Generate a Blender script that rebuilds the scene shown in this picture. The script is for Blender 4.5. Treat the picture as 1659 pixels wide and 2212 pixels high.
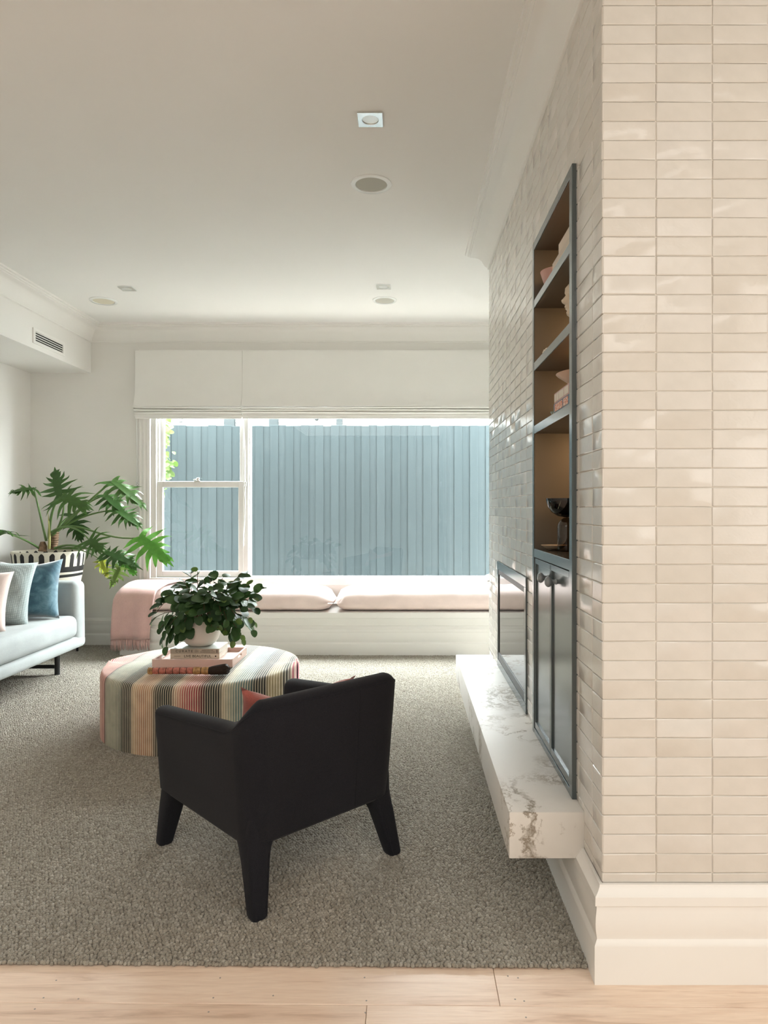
import bpy, bmesh, math, random
import numpy as np
from mathutils import Vector, Matrix

for o in list(bpy.data.objects):
    bpy.data.objects.remove(o, do_unlink=True)
SC = bpy.context.scene
COL = SC.collection
R = random.Random(7)

# ------------------------------------------------------------------ camera, light, exposure
IW, IH = 1659.0, 2212.0
F, VX, VY, CH = 1475.0, 877.0, 1097.0, 1.27        # focal (px), vanishing point, camera height
cam_d = bpy.data.cameras.new('camera')
cam = bpy.data.objects.new('camera', cam_d)
COL.objects.link(cam)
cam.location = (0, 0, CH)
cam.rotation_euler = (math.pi / 2, 0, 0)
cam_d.sensor_fit = 'VERTICAL'
cam_d.sensor_height = 36.0
cam_d.sensor_width = 36.0
cam_d.lens = F / IH * 36.0
cam_d.shift_x = -(VX - IW / 2) / IH
cam_d.shift_y = (VY - IH / 2) / IH
cam_d.clip_start = 0.05
SC.camera = cam

W = bpy.data.worlds.new('sky')
SC.world = W
W.use_nodes = True
bgn = W.node_tree.nodes['Background']
bgn.inputs[0].default_value = (0.93, 0.98, 1.0, 1)
bgn.inputs[1].default_value = 60.0

def area(name, loc, rot, sx, sy, power, color):
    l = bpy.data.lights.new(name, 'AREA')
    l.shape = 'RECTANGLE'
    l.size, l.size_y, l.energy, l.color = sx, sy, power, color
    o = bpy.data.objects.new(name, l)
    o.location = loc
    o.rotation_euler = rot
    COL.objects.link(o)
    return o
# daylight: high sun along the side passage and open sky above it; roof glazing and a side window light the room behind the camera
sun_d = bpy.data.lights.new('sun', 'SUN')
sun_d.energy = 18.0
sun_d.angle = math.radians(1.5)
sun_d.color = (1.0, 0.97, 0.90)
sun = bpy.data.objects.new('sun', sun_d)
COL.objects.link(sun)
sun.location = (3, 7, 8)
sun.rotation_euler = Vector((0.60, 0.06, 0.79)).to_track_quat('Z', 'Y').to_euler()
pt = area('window_portal', (-0.62, 6.50, 1.36), (math.radians(-90), 0, 0), 3.5, 1.5, 1, (1, 1, 1))
pt.data.cycles.is_portal = True
area('roof_daylight', (-0.2, -1.75, 2.93), (0, 0, 0), 4.2, 2.6, 70, (1.0, 0.98, 0.945))
area('side_daylight', (2.96, -0.9, 1.75), (math.radians(90), 0, math.radians(90)), 2.8, 1.9, 36, (1.0, 0.98, 0.945))

SC.view_settings.view_transform = 'Standard'
SC.view_settings.look = 'None'
SC.view_settings.exposure = 0.17
SC.view_settings.gamma = 1.0
SC.view_settings.use_curve_mapping = False
SC.cycles.use_denoising = True
SC.cycles.max_bounces = 10
SC.cycles.diffuse_bounces = 6
SC.cycles.sample_clamp_indirect = 6.0
SC.cycles.caustics_reflective = False
SC.cycles.caustics_refractive = False

# ------------------------------------------------------------------ helpers
def P(px, py, d):
    """world point seen at photo pixel (px, py) at distance d"""
    return Vector(((px - VX) * d / F, d, CH - (py - VY) * d / F))

def lin(r, g, b):
    def f(c):
        c /= 255.0
        return c / 12.92 if c <= 0.04045 else ((c + 0.055) / 1.055) ** 2.4
    return (f(r), f(g), f(b), 1.0)

class N:
    """tiny node-tree builder"""
    def __init__(s, name):
        s.m = bpy.data.materials.new(name)
        s.m.use_nodes = True
        s.t = s.m.node_tree
        s.b = s.t.nodes['Principled BSDF']
        s.out = s.t.nodes['Material Output']
    def n(s, kind, **kw):
        x = s.t.nodes.new(kind)
        for k, v in kw.items():
            if k.startswith('i_'):
                x.inputs[k[2:].replace('_', ' ')].default_value = v
            else:
                setattr(x, k, v)
        return x
    def l(s, a, b):
        s.t.links.new(a, b)
    def coords(s, kind='Object', scale=None, loc=None, rot=None):
        tc = s.n('ShaderNodeTexCoord')
        o = tc.outputs[kind]
        if scale is not None or loc is not None or rot is not None:
            mp = s.n('ShaderNodeMapping')
            if scale is not None: mp.inputs['Scale'].default_value = scale
            if loc is not None: mp.inputs['Location'].default_value = loc
            if rot is not None: mp.inputs['Rotation'].default_value = rot
            s.l(o, mp.inputs['Vector'])
            o = mp.outputs['Vector']
        return o
    def noise(s, vec, scale, detail=3.0, rough=0.5, dist=0.0):
        x = s.n('ShaderNodeTexNoise')
        x.inputs['Scale'].default_value = scale
        x.inputs['Detail'].default_value = detail
        x.inputs['Roughness'].default_value = rough
        x.inputs['Distortion'].default_value = dist
        if vec is not None: s.l(vec, x.inputs['Vector'])
        return x.outputs['Fac']
    def ramp(s, fac, stops, interp='LINEAR'):
        x = s.n('ShaderNodeValToRGB')
        cr = x.color_ramp
        cr.interpolation = interp
        while len(cr.elements) < len(stops): cr.elements.new(0.5)
        for e, (p, c) in zip(cr.elements, stops):
            e.position = p
            e.color = c if len(c) == 4 else (*c, 1)
        s.l(fac, x.inputs['Fac'])
        return x.outputs['Color']
    def bump(s, h, strength=0.3, dist=0.01):
        x = s.n('ShaderNodeBump')
        x.inputs['Strength'].default_value = strength
        x.inputs['Distance'].default_value = dist
        s.l(h, x.inputs['Height'])
        s.l(x.outputs['Normal'], s.b.inputs['Normal'])
    def mix(s, fac, a, b, mode='MIX'):
        x = s.n('ShaderNodeMix', data_type='RGBA', blend_type=mode)
        for sock, v in ((x.inputs[0], fac), (x.inputs[6], a), (x.inputs[7], b)):
            if hasattr(v, 'is_output'): s.l(v, sock)
            else: sock.default_value = v
        return x.outputs[2]
    def col(s, v):
        if hasattr(v, 'is_output'): s.l(v, s.b.inputs['Base Color'])
        else: s.b.inputs['Base Color'].default_value = v
        return s
    def set(s, rough=None, spec=None, metal=None, coat=None, coatr=None, sheen=None, ior=None, trans=None, sss=None):
        b = s.b.inputs
        if rough is not None: b['Roughness'].default_value = rough
        if spec is not None: b['Specular IOR Level'].default_value = spec
        if metal is not None: b['Metallic'].default_value = metal
        if coat is not None: b['Coat Weight'].default_value = coat
        if coatr is not None: b['Coat Roughness'].default_value = coatr
        if sheen is not None:
            b['Sheen Weight'].default_value = sheen
            b['Sheen Roughness'].default_value = 0.5
        if ior is not None: b['IOR'].default_value = ior
        if trans is not None: b['Transmission Weight'].default_value = trans
        return s

def mat_plain(name, c, rough=0.6, spec=0.4, metal=0.0, var=0.04, vscale=6.0, bump=0.0, bscale=200.0, bdist=0.002, coat=0.0, sheen=None):
    k = N(name)
    v = k.coords()
    nz = k.noise(v, vscale, 4)
    lo = tuple(max(0, x * (1 - var)) for x in c[:3]); hi = tuple(x * (1 + var) for x in c[:3])
    k.col(k.ramp(nz, [(0.3, lo), (0.7, hi)]))
    k.set(rough=rough, spec=spec, metal=metal, coat=coat, coatr=0.05, sheen=sheen)
    if bump: k.bump(k.noise(v, bscale, 3), bump, bdist)
    return k.m

def mat_fabric(name, c, var=0.12, weave=700.0, bump=0.35, sheen=0.3, rough=0.95, fleck=None, big=5.0):
    k = N(name)
    v = k.coords()
    w1 = k.n('ShaderNodeTexNoise'); w1.inputs['Scale'].default_value = weave; w1.inputs['Detail'].default_value = 2
    k.l(v, w1.inputs['Vector'])
    nb = k.noise(v, big, 4)
    lo = tuple(x * (1 - var) for x in c[:3]); hi = tuple(x * (1 + var) for x in c[:3])
    a = k.ramp(w1.outputs['Fac'], [(0.35, lo), (0.65, fleck or hi)])
    b = k.ramp(nb, [(0.3, (0.9, 0.9, 0.9)), (0.7, (1.06, 1.06, 1.06))])
    k.col(k.mix(1.0, a, b, 'MULTIPLY'))
    k.set(rough=rough, spec=0.15, sheen=sheen)
    k.bump(w1.outputs['Fac'], bump, 0.002)
    return k.m

ORG = {}
def org(p):
    return ORG.get(p.name, Vector((0, 0, 0))) if p else Vector((0, 0, 0))

def tag(o, label=None, cat=None, group=None, kind=None):
    if label: o['label'] = label
    if cat: o['category'] = cat
    if group: o['group'] = group
    if kind: o['kind'] = kind
    return o

def thing(name, label, cat, loc=(0, 0, 0), rotz=0.0, group=None, rot=None):
    o = bpy.data.objects.new(name, None)
    o.empty_display_size = 0.1
    COL.objects.link(o)
    o.location = loc
    o.rotation_euler = rot or (0, 0, rotz)
    ORG[o.name] = Vector(loc) if (rotz == 0 and rot is None) else Vector((0, 0, 0))
    return tag(o, label, cat, group)

class MB:
    def __init__(s):
        s.v, s.f, s.mi = [], [], []
        s.uv = None
    def add(s, vs, fs, mi=0):
        o = len(s.v)
        s.v += [tuple(v) for v in vs]
        s.f += [tuple(i + o for i in f) for f in fs]
        s.mi += [mi] * len(fs)
        return s
    def box(s, x0, x1, y0, y1, z0, z1, mi=0):
        return s.add([(x0, y0, z0), (x1, y0, z0), (x1, y1, z0), (x0, y1, z0), (x0, y0, z1), (x1, y0, z1), (x1, y1, z1), (x0, y1, z1)],
                     [(0, 3, 2, 1), (4, 5, 6, 7), (0, 1, 5, 4), (1, 2, 6, 5), (2, 3, 7, 6), (3, 0, 4, 7)], mi)
    def rbox(s, x0, x1, y0, y1, z0, z1, r=0.01, seg=2, mi=0):
        bm = bmesh.new()
        bmesh.ops.create_cube(bm, size=1.0)
        for v in bm.verts:
            v.co = Vector(((x0 + x1) / 2 + v.co.x * (x1 - x0), (y0 + y1) / 2 + v.co.y * (y1 - y0), (z0 + z1) / 2 + v.co.z * (z1 - z0)))
        bmesh.ops.bevel(bm, geom=list(bm.edges), offset=r, segments=seg, profile=0.5, affect='EDGES')
        bm.verts.index_update()
        s.add([v.co for v in bm.verts], [[v.index for v in f.verts] for f in bm.faces], mi)
        bm.free()
        return s
    def loft(s, rings, cap=True, closed=True, mi=0):
        n = len(rings[0])
        vs = [p for r in rings for p in r]
        fs = []
        for i in range(len(rings) - 1):
            for j in range(n if closed else n - 1):
                k = (j + 1) % n
                fs.append((i * n + j, i * n + k, (i + 1) * n + k, (i + 1) * n + j))
        if cap and closed:
            fs.append(tuple(range(n - 1, -1, -1)))
            fs.append(tuple((len(rings) - 1) * n + j for j in range(n)))
        return s.add(vs, fs, mi)
    def lathe(s, prof, c=(0, 0, 0), n=32, cap=False, mi=0):
        rings = [[(c[0] + r * math.cos(2 * math.pi * j / n), c[1] + r * math.sin(2 * math.pi * j / n), c[2] + z) for j in range(n)] for r, z in prof]
        return s.loft(rings, cap=cap, mi=mi)
    def tube(s, pts, rad, n=8, mi=0, cap=True):
        pts = [Vector(p) for p in pts]
        rings = []
        ref = Vector((0.13, 0.21, 1.0)).normalized()
        for i, p in enumerate(pts):
            t = (pts[min(i + 1, len(pts) - 1)] - pts[max(i - 1, 0)]).normalized()
            a = t.cross(ref)
            if a.length < 1e-3: a = t.cross(Vector((1, 0, 0)))
            a.normalize()
            b = t.cross(a)
            r = rad[i] if isinstance(rad, (list, tuple)) else rad
            rings.append([p + (a * math.cos(2 * math.pi * j / n) + b * math.sin(2 * math.pi * j / n)) * r for j in range(n)])
        return s.loft(rings, cap=cap, mi=mi)
    def mesh(s, name, mats, off=Vector((0, 0, 0)), smooth=None):
        me = bpy.data.meshes.new(name)
        me.from_pydata([(v[0] - off.x, v[1] - off.y, v[2] - off.z) for v in s.v], [], s.f)
        for m in (mats if isinstance(mats, (list, tuple)) else [mats]): me.materials.append(m)
        if any(s.mi): me.polygons.foreach_set('material_index', s.mi)
        bm = bmesh.new(); bm.from_mesh(me)
        bmesh.ops.recalc_face_normals(bm, faces=bm.faces)
        bm.to_mesh(me); bm.free()
        if smooth is not None:
            me.polygons.foreach_set('use_smooth', [True] * len(me.polygons))
            if smooth < 180: me.set_sharp_from_angle(angle=math.radians(smooth))
        me.update()
        return me
    def build(s, name, mats, parent=None, smooth=None, world=True):
        off = org(parent) if world else Vector((0, 0, 0))
        me = s.mesh(name, mats, off, smooth)
        o = bpy.data.objects.new(name, me)
        COL.objects.link(o)
        if parent:
            o.parent = parent
            ORG[o.name] = org(parent)
        return o

def place(name, me, parent, M):
    o = bpy.data.objects.new(name, me)
    COL.objects.link(o)
    o.parent = parent
    o.matrix_local = Matrix.Translation(-org(parent)) @ M if parent else M
    ORG[o.name] = Vector((0, 0, 0))
    return o

def frame(y, n, loc):
    """matrix with local +Y along y and +Z near n"""
    y = Vector(y).normalized()
    n = Vector(n)
    z = (n - y * n.dot(y))
    if z.length < 1e-4: z = y.orthogonal()
    z.normalize()
    x = y.cross(z)
    M = Matrix((x, y, z)).transposed().to_4x4()
    M.translation = Vector(loc)
    return M

def bez(a, b, c, n=10, d=None):
    a, b, c = Vector(a), Vector(b), Vector(c)
    out = []
    for i in range(n + 1):
        t = i / n
        if d is None: out.append(a * (1 - t) ** 2 + b * 2 * t * (1 - t) + c * t * t)
        else: out.append(a * (1 - t) ** 3 + b * 3 * t * (1 - t) ** 2 + c * 3 * t * t * (1 - t) + Vector(d) * t ** 3)
    return out

def sweep(path, prof, mb=None, closed_prof=True):
    """sweep a (proj, z) profile along a floor path; proj goes to the LEFT of the path direction"""
    mb = mb or MB()
    pts = [Vector((p[0], p[1])) for p in path]
    rings = []
    for i, p in enumerate(pts):
        d0 = (p - pts[i - 1]).normalized() if i > 0 else None
        d1 = (pts[i + 1] - p).normalized() if i < len(pts) - 1 else None
        n0 = Vector((-d0.y, d0.x)) if d0 else None
        n1 = Vector((-d1.y, d1.x)) if d1 else None
        if n0 is None: m = n1
        elif n1 is None: m = n0
        else: m = (n0 + n1) / (1 + n0.dot(n1))
        rings.append([(p.x + m.x * pr, p.y + m.y * pr, z) for pr, z in prof])
    return mb.loft(rings, cap=True)

def text_mesh(s, size, name='lettering', extrude=0.0003, sx=1.0):
    c = bpy.data.curves.new(name, 'FONT')
    c.body = s; c.size = size; c.align_x = 'LEFT'; c.align_y = 'CENTER'; c.extrude = extrude
    o = bpy.data.objects.new(name, c)
    COL.objects.link(o)
    dg = bpy.context.evaluated_depsgraph_get()
    dg.update()
    me = bpy.data.meshes.new_from_object(o.evaluated_get(dg))
    bpy.data.objects.remove(o, do_unlink=True)
    bpy.data.curves.remove(c)
    for v in me.vertices: v.co.x *= sx
    return me

def text(s, size, parent, M, mat, sx=1.0, width=None):
    me = text_mesh(s, size, sx=sx)
    if width:
        w = max(v.co.x for v in me.vertices) or 1
        for v in me.vertices: v.co.x *= width / w
    me.materials.clear(); me.materials.append(mat)
    return place('lettering', me, parent, M)

# ------------------------------------------------------------------ materials
M_wall = mat_plain('wall_paint', (0.80, 0.79, 0.76, 1), 0.75, 0.25, var=0.012, vscale=1.5, bump=0.05, bscale=350)
M_ceil = mat_plain('ceiling_paint', (0.86, 0.855, 0.835, 1), 0.85, 0.2, var=0.01, vscale=1.2)
M_trim = mat_plain('trim_paint', (0.84, 0.83, 0.80, 1), 0.35, 0.45, var=0.01, vscale=3)
M_sash = mat_plain('sash_paint', (0.84, 0.83, 0.81, 1), 0.35, 0.45, var=0.01, vscale=3)
M_grout = mat_plain('grout', (0.80, 0.75, 0.68, 1), 0.9, 0.2, var=0.06, vscale=40, bump=0.2, bscale=500)
M_dark = mat_plain('dark_void', (0.02, 0.02, 0.02, 1), 0.8, 0.2)
M_plate = mat_plain('satin_plate', (0.90, 0.94, 0.94, 1), 0.22, 0.5, metal=1.0, var=0.01)
M_lens_plate = mat_plain('satin_lens', (0.84, 0.86, 0.85, 1), 0.45, 0.5, metal=1.0, var=0.01)
M_knob = mat_plain('grey_lacquer', (0.22, 0.24, 0.255, 1), 0.22, 0.6)
M_black = mat_plain('black_metal', (0.015, 0.015, 0.016, 1), 0.4, 0.4)
M_chrome = mat_plain('nickel', (0.75, 0.73, 0.70, 1), 0.25, 0.5, metal=1.0)
M_white = mat_plain('white_plastic', (0.88, 0.90, 0.89, 1), 0.25, 0.7, var=0.01)

def make_tile_mat():
    k = N('glazed_tile')
    v = k.coords()
    oi = k.n('ShaderNodeObjectInfo')
    nz = k.noise(k.coords(scale=(1, 1, 1)), 14, 4)
    base = k.ramp(oi.outputs['Random'], [(0.0, (0.655, 0.62, 0.57)), (0.5, (0.68, 0.65, 0.605)), (1.0, (0.70, 0.675, 0.64))])
    mot = k.ramp(nz, [(0.3, (0.95, 0.95, 0.94)), (0.7, (1.03, 1.03, 1.03))])
    k.col(k.mix(1.0, base, mot, 'MULTIPLY'))
    k.set(rough=0.15, spec=0.55)
    n2 = k.noise(v, 26, 3, 0.5, 0.4)
    k.bump(n2, 0.14, 0.006)
    return k.m
M_tile = make_tile_mat()

def make_timber():
    k = N('blonde_timber')
    tc = k.n('ShaderNodeTexCoord')
    oi = k.n('ShaderNodeObjectInfo')
    mp = k.n('ShaderNodeMapping'); mp.inputs['Scale'].default_value = (0.9, 11, 11)
    ad = k.n('ShaderNodeVectorMath', operation='ADD')
    sc = k.n('ShaderNodeVectorMath', operation='SCALE'); sc.inputs['Scale'].default_value = 37.0
    cmb = k.n('ShaderNodeCombineXYZ')
    for i in range(3): k.l(oi.outputs['Random'], cmb.inputs[i])
    k.l(cmb.outputs[0], sc.inputs[0]); k.l(tc.outputs['Object'], ad.inputs[0]); k.l(sc.outputs[0], ad.inputs[1])
    k.l(ad.outputs[0], mp.inputs['Vector'])
    g = k.noise(mp.outputs['Vector'], 3.0, 6, 0.6, 0.8)
    c = k.ramp(g, [(0.30, lin(202, 176, 155)), (0.45, lin(228, 206, 187)), (0.6, lin(236, 217, 199)), (0.8, lin(214, 188, 167))])
    mp2 = k.n('ShaderNodeMapping'); mp2.inputs['Scale'].default_value = (8, 160, 160)
    k.l(ad.outputs[0], mp2.inputs['Vector'])
    g2 = k.noise(mp2.outputs['Vector'], 2.0, 4)
    c2 = k.ramp(g2, [(0.3, (0.94, 0.93, 0.92)), (0.7, (1.04, 1.04, 1.04))])
    tint = k.ramp(oi.outputs['Random'], [(0, (0.93, 0.9, 0.88)), (1, (1.05, 1.05, 1.05))])
    k.col(k.mix(1.0, k.mix(1.0, c, c2, 'MULTIPLY'), tint, 'MULTIPLY'))
    k.set(rough=0.45, spec=0.35)
    k.bump(g2, 0.08, 0.002)
    return k.m
M_timber = make_timber()

def make_marble():
    k = N('veined_marble')
    v = k.coords()
    d1 = k.n('ShaderNodeTexNoise'); d1.inputs['Scale'].default_value = 3.2; d1.inputs['Detail'].default_value = 7; d1.inputs['Roughness'].default_value = 0.62
    k.l(v, d1.inputs['Vector'])
    mx = k.n('ShaderNodeMix', data_type='VECTOR'); mx.inputs[0].default_value = 0.42
    k.l(v, mx.inputs[4]); k.l(d1.outputs['Color'], mx.inputs[5])
    mp = k.n('ShaderNodeMapping'); mp.inputs['Rotation'].default_value = (0.5, 0.3, 0.85); mp.inputs['Scale'].default_value = (2.0, 0.9, 2.0)
    k.l(mx.outputs[1], mp.inputs['Vector'])
    def vein(scale, width, detail, off):
        mq = k.n('ShaderNodeMapping'); mq.inputs['Location'].default_value = (off, off * 0.7, off * 0.3)
        k.l(mp.outputs['Vector'], mq.inputs['Vector'])
        nz = k.noise(mq.outputs['Vector'], scale, detail, 0.55)
        a = k.n('ShaderNodeMath', operation='SUBTRACT'); a.inputs[1].default_value = 0.5; k.l(nz, a.inputs[0])
        b = k.n('ShaderNodeMath', operation='ABSOLUTE'); k.l(a.outputs[0], b.inputs[0])
        return k.ramp(b.outputs[0], [(0.0, (1, 1, 1)), (width * 0.35, (0.55, 0.55, 0.55)), (width, (0, 0, 0))])
    v1 = vein(1.9, 0.030, 6, 2.9)
    v2 = vein(4.2, 0.026, 6, 5.1)
    msk = k.ramp(k.noise(v, 2.6, 3), [(0.45, (0, 0, 0)), (0.57, (1, 1, 1))])
    wash = k.ramp(k.noise(mp.outputs['Vector'], 3.4, 6), [(0.50, (0, 0, 0)), (0.72, (0.22, 0.22, 0.22))])
    base = (0.70, 0.675, 0.635, 1)
    c = k.mix(k.mix(1.0, wash, msk, 'MULTIPLY'), base, (0.42, 0.40, 0.36, 1))
    c = k.mix(k.mix(1.0, v1, msk, 'MULTIPLY'), c, (0.24, 0.20, 0.15, 1))
    c = k.mix(k.mix(1.0, v2, msk, 'MULTIPLY'), c, (0.33, 0.28, 0.22, 1))
    k.col(c)
    k.set(rough=0.5, spec=0.3)
    return k.m
M_marble = make_marble()

M_teal = mat_plain('teal_lacquer', (0.058, 0.076, 0.080, 1), 0.18, 0.9, var=0.02, vscale=2)
M_niche = mat_plain('bronze_laminate', (0.108, 0.092, 0.071, 1), 0.42, 0.4, var=0.05, vscale=3)
M_fire = N('fire_glass').col((0.01, 0.01, 0.011, 1)).set(rough=0.015, spec=0.5, ior=2.1).m
M_steel = mat_plain('gunmetal', (0.10, 0.105, 0.105, 1), 0.32, 0.5, metal=0.6)

def front_only(k, fr, mx):
    """reflect at the entering face of a pane only"""
    g = k.n('ShaderNodeNewGeometry')
    a = k.n('ShaderNodeMath', operation='SUBTRACT'); a.inputs[0].default_value = 1.0; k.l(g.outputs['Backfacing'], a.inputs[1])
    b = k.n('ShaderNodeMath', operation='MULTIPLY'); k.l(a.outputs[0], b.inputs[0]); k.l(fr.outputs[0], b.inputs[1])
    k.l(b.outputs[0], mx.inputs[0])
def make_glass():
    k = N('window_glass')
    tr = k.n('ShaderNodeBsdfTransparent'); tr.inputs[0].default_value = (0.97, 0.985, 0.98, 1)
    gl = k.n('ShaderNodeBsdfGlossy'); gl.inputs['Roughness'].default_value = 0.01
    fr = k.n('ShaderNodeFresnel'); fr.inputs['IOR'].default_value = 1.45
    mx = k.n('ShaderNodeMixShader')
    front_only(k, fr, mx); k.l(tr.outputs[0], mx.inputs[1]); k.l(gl.outputs[0], mx.inputs[2])
    k.l(mx.outputs[0], k.out.inputs['Surface'])
    return k.m
M_glass = make_glass()

def make_fence():
    k = N('painted_paling')
    v = k.coords()
    oi = k.n('ShaderNodeObjectInfo')
    mp = k.coords(scale=(14, 14, 1.0))
    g = k.noise(mp, 5, 5, 0.6)
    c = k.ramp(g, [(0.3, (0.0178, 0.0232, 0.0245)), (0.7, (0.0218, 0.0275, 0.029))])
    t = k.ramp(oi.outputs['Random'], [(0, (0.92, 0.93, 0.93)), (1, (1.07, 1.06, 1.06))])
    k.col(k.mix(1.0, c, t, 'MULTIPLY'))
    k.set(rough=0.9, spec=0.05)
    return k.m
M_fence = make_fence()
M_house = mat_plain('white_render', (0.080, 0.080, 0.078, 1), 0.9, 0.05, var=0.06, vscale=6, bump=0.2, bscale=60)
M_housedark = mat_plain('slate_paint', (0.010, 0.0125, 0.013, 1), 0.7, 0.1)
M_pane = mat_plain('pale_pane', (0.026, 0.034, 0.034, 1), 0.3, 0.3)
M_ground = mat_plain('pale_paving', (0.62, 0.60, 0.56, 1), 0.9, 0.2, var=0.1, vscale=10)

M_navy = mat_fabric('charcoal_wool', (0.0086, 0.0098, 0.0150), var=0.35, weave=900, bump=0.3, sheen=0.06, fleck=(0.020, 0.0195, 0.023), big=3)
M_sofa = mat_fabric('pale_grey_weave', (0.33, 0.352, 0.348), var=0.10, weave=520, bump=0.3, sheen=0.15)
M_pink = mat_fabric('blush_linen', (0.80, 0.66, 0.62), var=0.04, weave=600, bump=0.15, sheen=0.15)
M_throw = mat_fabric('blush_wool', (0.60, 0.385, 0.355), var=0.10, weave=420, bump=0.5, sheen=0.5)
M_blind = mat_plain('ivory_linen', (0.86, 0.855, 0.83, 1), 0.9, 0.1, var=0.008)
M_coral = mat_fabric('coral_linen', (0.36, 0.105, 0.085), var=0.12, weave=420, bump=0.4, sheen=0.3)
M_palepink = mat_fabric('pale_pink_velvet', (0.60, 0.485, 0.44), var=0.05, weave=300, bump=0.2, sheen=0.4)

def make_velvet():
    k = N('blue_velvet')
    v = k.coords()
    a = k.noise(v, 9, 5, 0.65, 1.2)
    c = k.ramp(a, [(0.3, (0.020, 0.062, 0.095)), (0.5, (0.045, 0.12, 0.165)), (0.72, (0.13, 0.24, 0.29))])
    k.col(c).set(rough=0.75, spec=0.2, sheen=0.8)
    k.bump(a, 0.25, 0.01)
    return k.m
M_velvet = make_velvet()

def make_knit():
    k = N('waffle_knit')
    v = k.coords(scale=(1, 1, 1), rot=(0, 0, 0.05))
    vo = k.n('ShaderNodeTexVoronoi'); vo.inputs['Scale'].default_value = 85; vo.inputs['Randomness'].default_value = 0.12
    k.l(v, vo.inputs['Vector'])
    c = k.ramp(vo.outputs['Distance'], [(0.1, (0.40, 0.45, 0.44)), (0.65, (0.25, 0.295, 0.29))])
    k.col(c).set(rough=0.95, spec=0.1, sheen=0.2)
    k.bump(vo.outputs['Distance'], 0.5, 0.004)
    return k.m
M_knit = make_knit()

# ------------------------------------------------------------------ room shell
CEIL = 2.94
XL, XW, YR, YF, YE = -3.46, 0.53, 6.29, 1.845, 4.36       # left wall, tiled side, window wall, tiled front, end of chimney breast
XR, YB, XK = 1.35, -3.5, 3.0                               # recess beside chimney, back of the near room, its right wall

def struct(mb, name, mats, parent=None, smooth=None):
    o = mb.build(name, mats, parent, smooth)
    if parent is None: o['kind'] = 'structure'
    return o

fl = struct(MB().box(XL - 0.2, XK + 0.2, YB - 0.2, YR + 0.2, -0.12, -0.02), 'floor', M_grout)
ang = -0.0093
M_nail = mat_plain('nail_head', (0.33, 0.30, 0.27, 1), 0.5, 0.4)
NAILS = []
for a_, b_ in ((607, 271), (588, 326), (1005, 270), (1010, 334), (1400, 266), (1428, 271), (1420, 330), (1445, 335), (155, 278), (120, 326), (216, 329), (753, 320), (96, 357), (575, 365), (1007, 367), (1450, 380)):
    px_, py_ = a_ * 0.7836, 1900 + b_ * 0.7836
    d_ = CH * F / (py_ - VY)
    NAILS.append(((px_ - VX) * d_ / F, d_))
def board(y0, y1, x0, x1):
    mb = MB().rbox(x0 + 0.0006, x1 - 0.0006, y0 + 0.0008, y1 - 0.0008, -0.02, 0.0, 0.0012, 1)
    mb.v = [(x, y + ang * x, z) for x, y, z in mb.v]
    b_ = mb.build('board', M_timber, fl)
    for nx_, ny_ in NAILS:
        if x0 < nx_ < x1 and y0 < ny_ - ang * nx_ < y1:
            MB().lathe([(0.0, 0.0004), (0.0024, 0.0004), (0.0027, -0.001)], (nx_, ny_, 0.0), 8).build('nail', M_nail, b_)
bw = 0.150
yb = 1.744
cuts = {0: [XL, -1.9, 0.28, XK], 1: [XL, -0.10, 2.2, XK], 2: [XL, -1.2, 1.2, XK], -1: [XL, -0.7, 1.9, XK]}
for k in range(-1, 22):
    y1 = yb - (k - 1) * bw
    y0 = y1 - bw
    cs = cuts.get(k, [XL, -1.6 + (k * 0.73) % 1.3, 1.0 + (k * 0.41) % 1.1, XK])
    if k == -1: cs = [XL, -1.4, 0.49]
    if k == 0: cs = [XL, -1.9, 0.24, XK]
    for a, b in zip(cs[:-1], cs[1:]): board(y0, y1, a, b)

struct(MB().box(XL - 0.2, XK + 0.2, YB - 0.2, YR + 0.2, CEIL, CEIL + 0.12), 'ceiling', M_ceil)
struct(MB().box(XL - 0.2, XL, YB - 0.2, YR + 0.2, -0.02, CEIL), 'wall_left', M_wall)
struct(MB().box(XL, -2.90, YB, YR, 2.51, CEIL), 'trim_1', M_wall)                     # boxed bulkhead
WX0, WX1, WZ0, WZ1 = -2.345, 1.10, 0.575, 2.62
wr = MB().box(XL, WX0, YR, YR + 0.2, -0.02, CEIL).box(WX1, XR + 0.2, YR, YR + 0.2, -0.02, CEIL)
wr.box(WX0, WX1, YR, YR + 0.2, -0.02, WZ0).box(WX0, WX1, YR, YR + 0.2, WZ1, CEIL)
struct(wr, 'wall_rear', M_wall)
struct(MB().box(XR, XR + 0.15, YE, YR, -0.02, CEIL), 'wall_recess', M_wall)
struct(MB().box(XK, XK + 0.2, YB, YF + 0.3, -0.02, CEIL), 'wall_near', M_wall)
struct(MB().box(XL, XK, YB - 0.2, YB, -0.02, CEIL), 'wall_back', M_wall)

# chimney breast core (grout face 8 mm behind the tile face), with the cabinet niche left open
G = 0.0036
NY0, NY1, NZ0, NZ1, NX1 = 2.135, 2.768, 0.372, 2.328, 0.84
x0 = XW + G
core = MB()
core.box(x0, XR, YF + 0.06, NY0, -0.02, CEIL)
core.box(x0, XR, NY1, YE - G, -0.02, CEIL)
core.box(x0, XR, NY0, NY1, -0.02, NZ0)
core.box(x0, XR, NY0, NY1, NZ1, CEIL)
core.box(NX1, XR, NY0, NY1, NZ0, NZ1)
wall_side = struct(core, 'wall_right', M_grout)
wall_front = struct(MB().box(x0, XK, YF + G, YF + 0.06, -0.02, CEIL), 'wall_front', M_grout)

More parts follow.
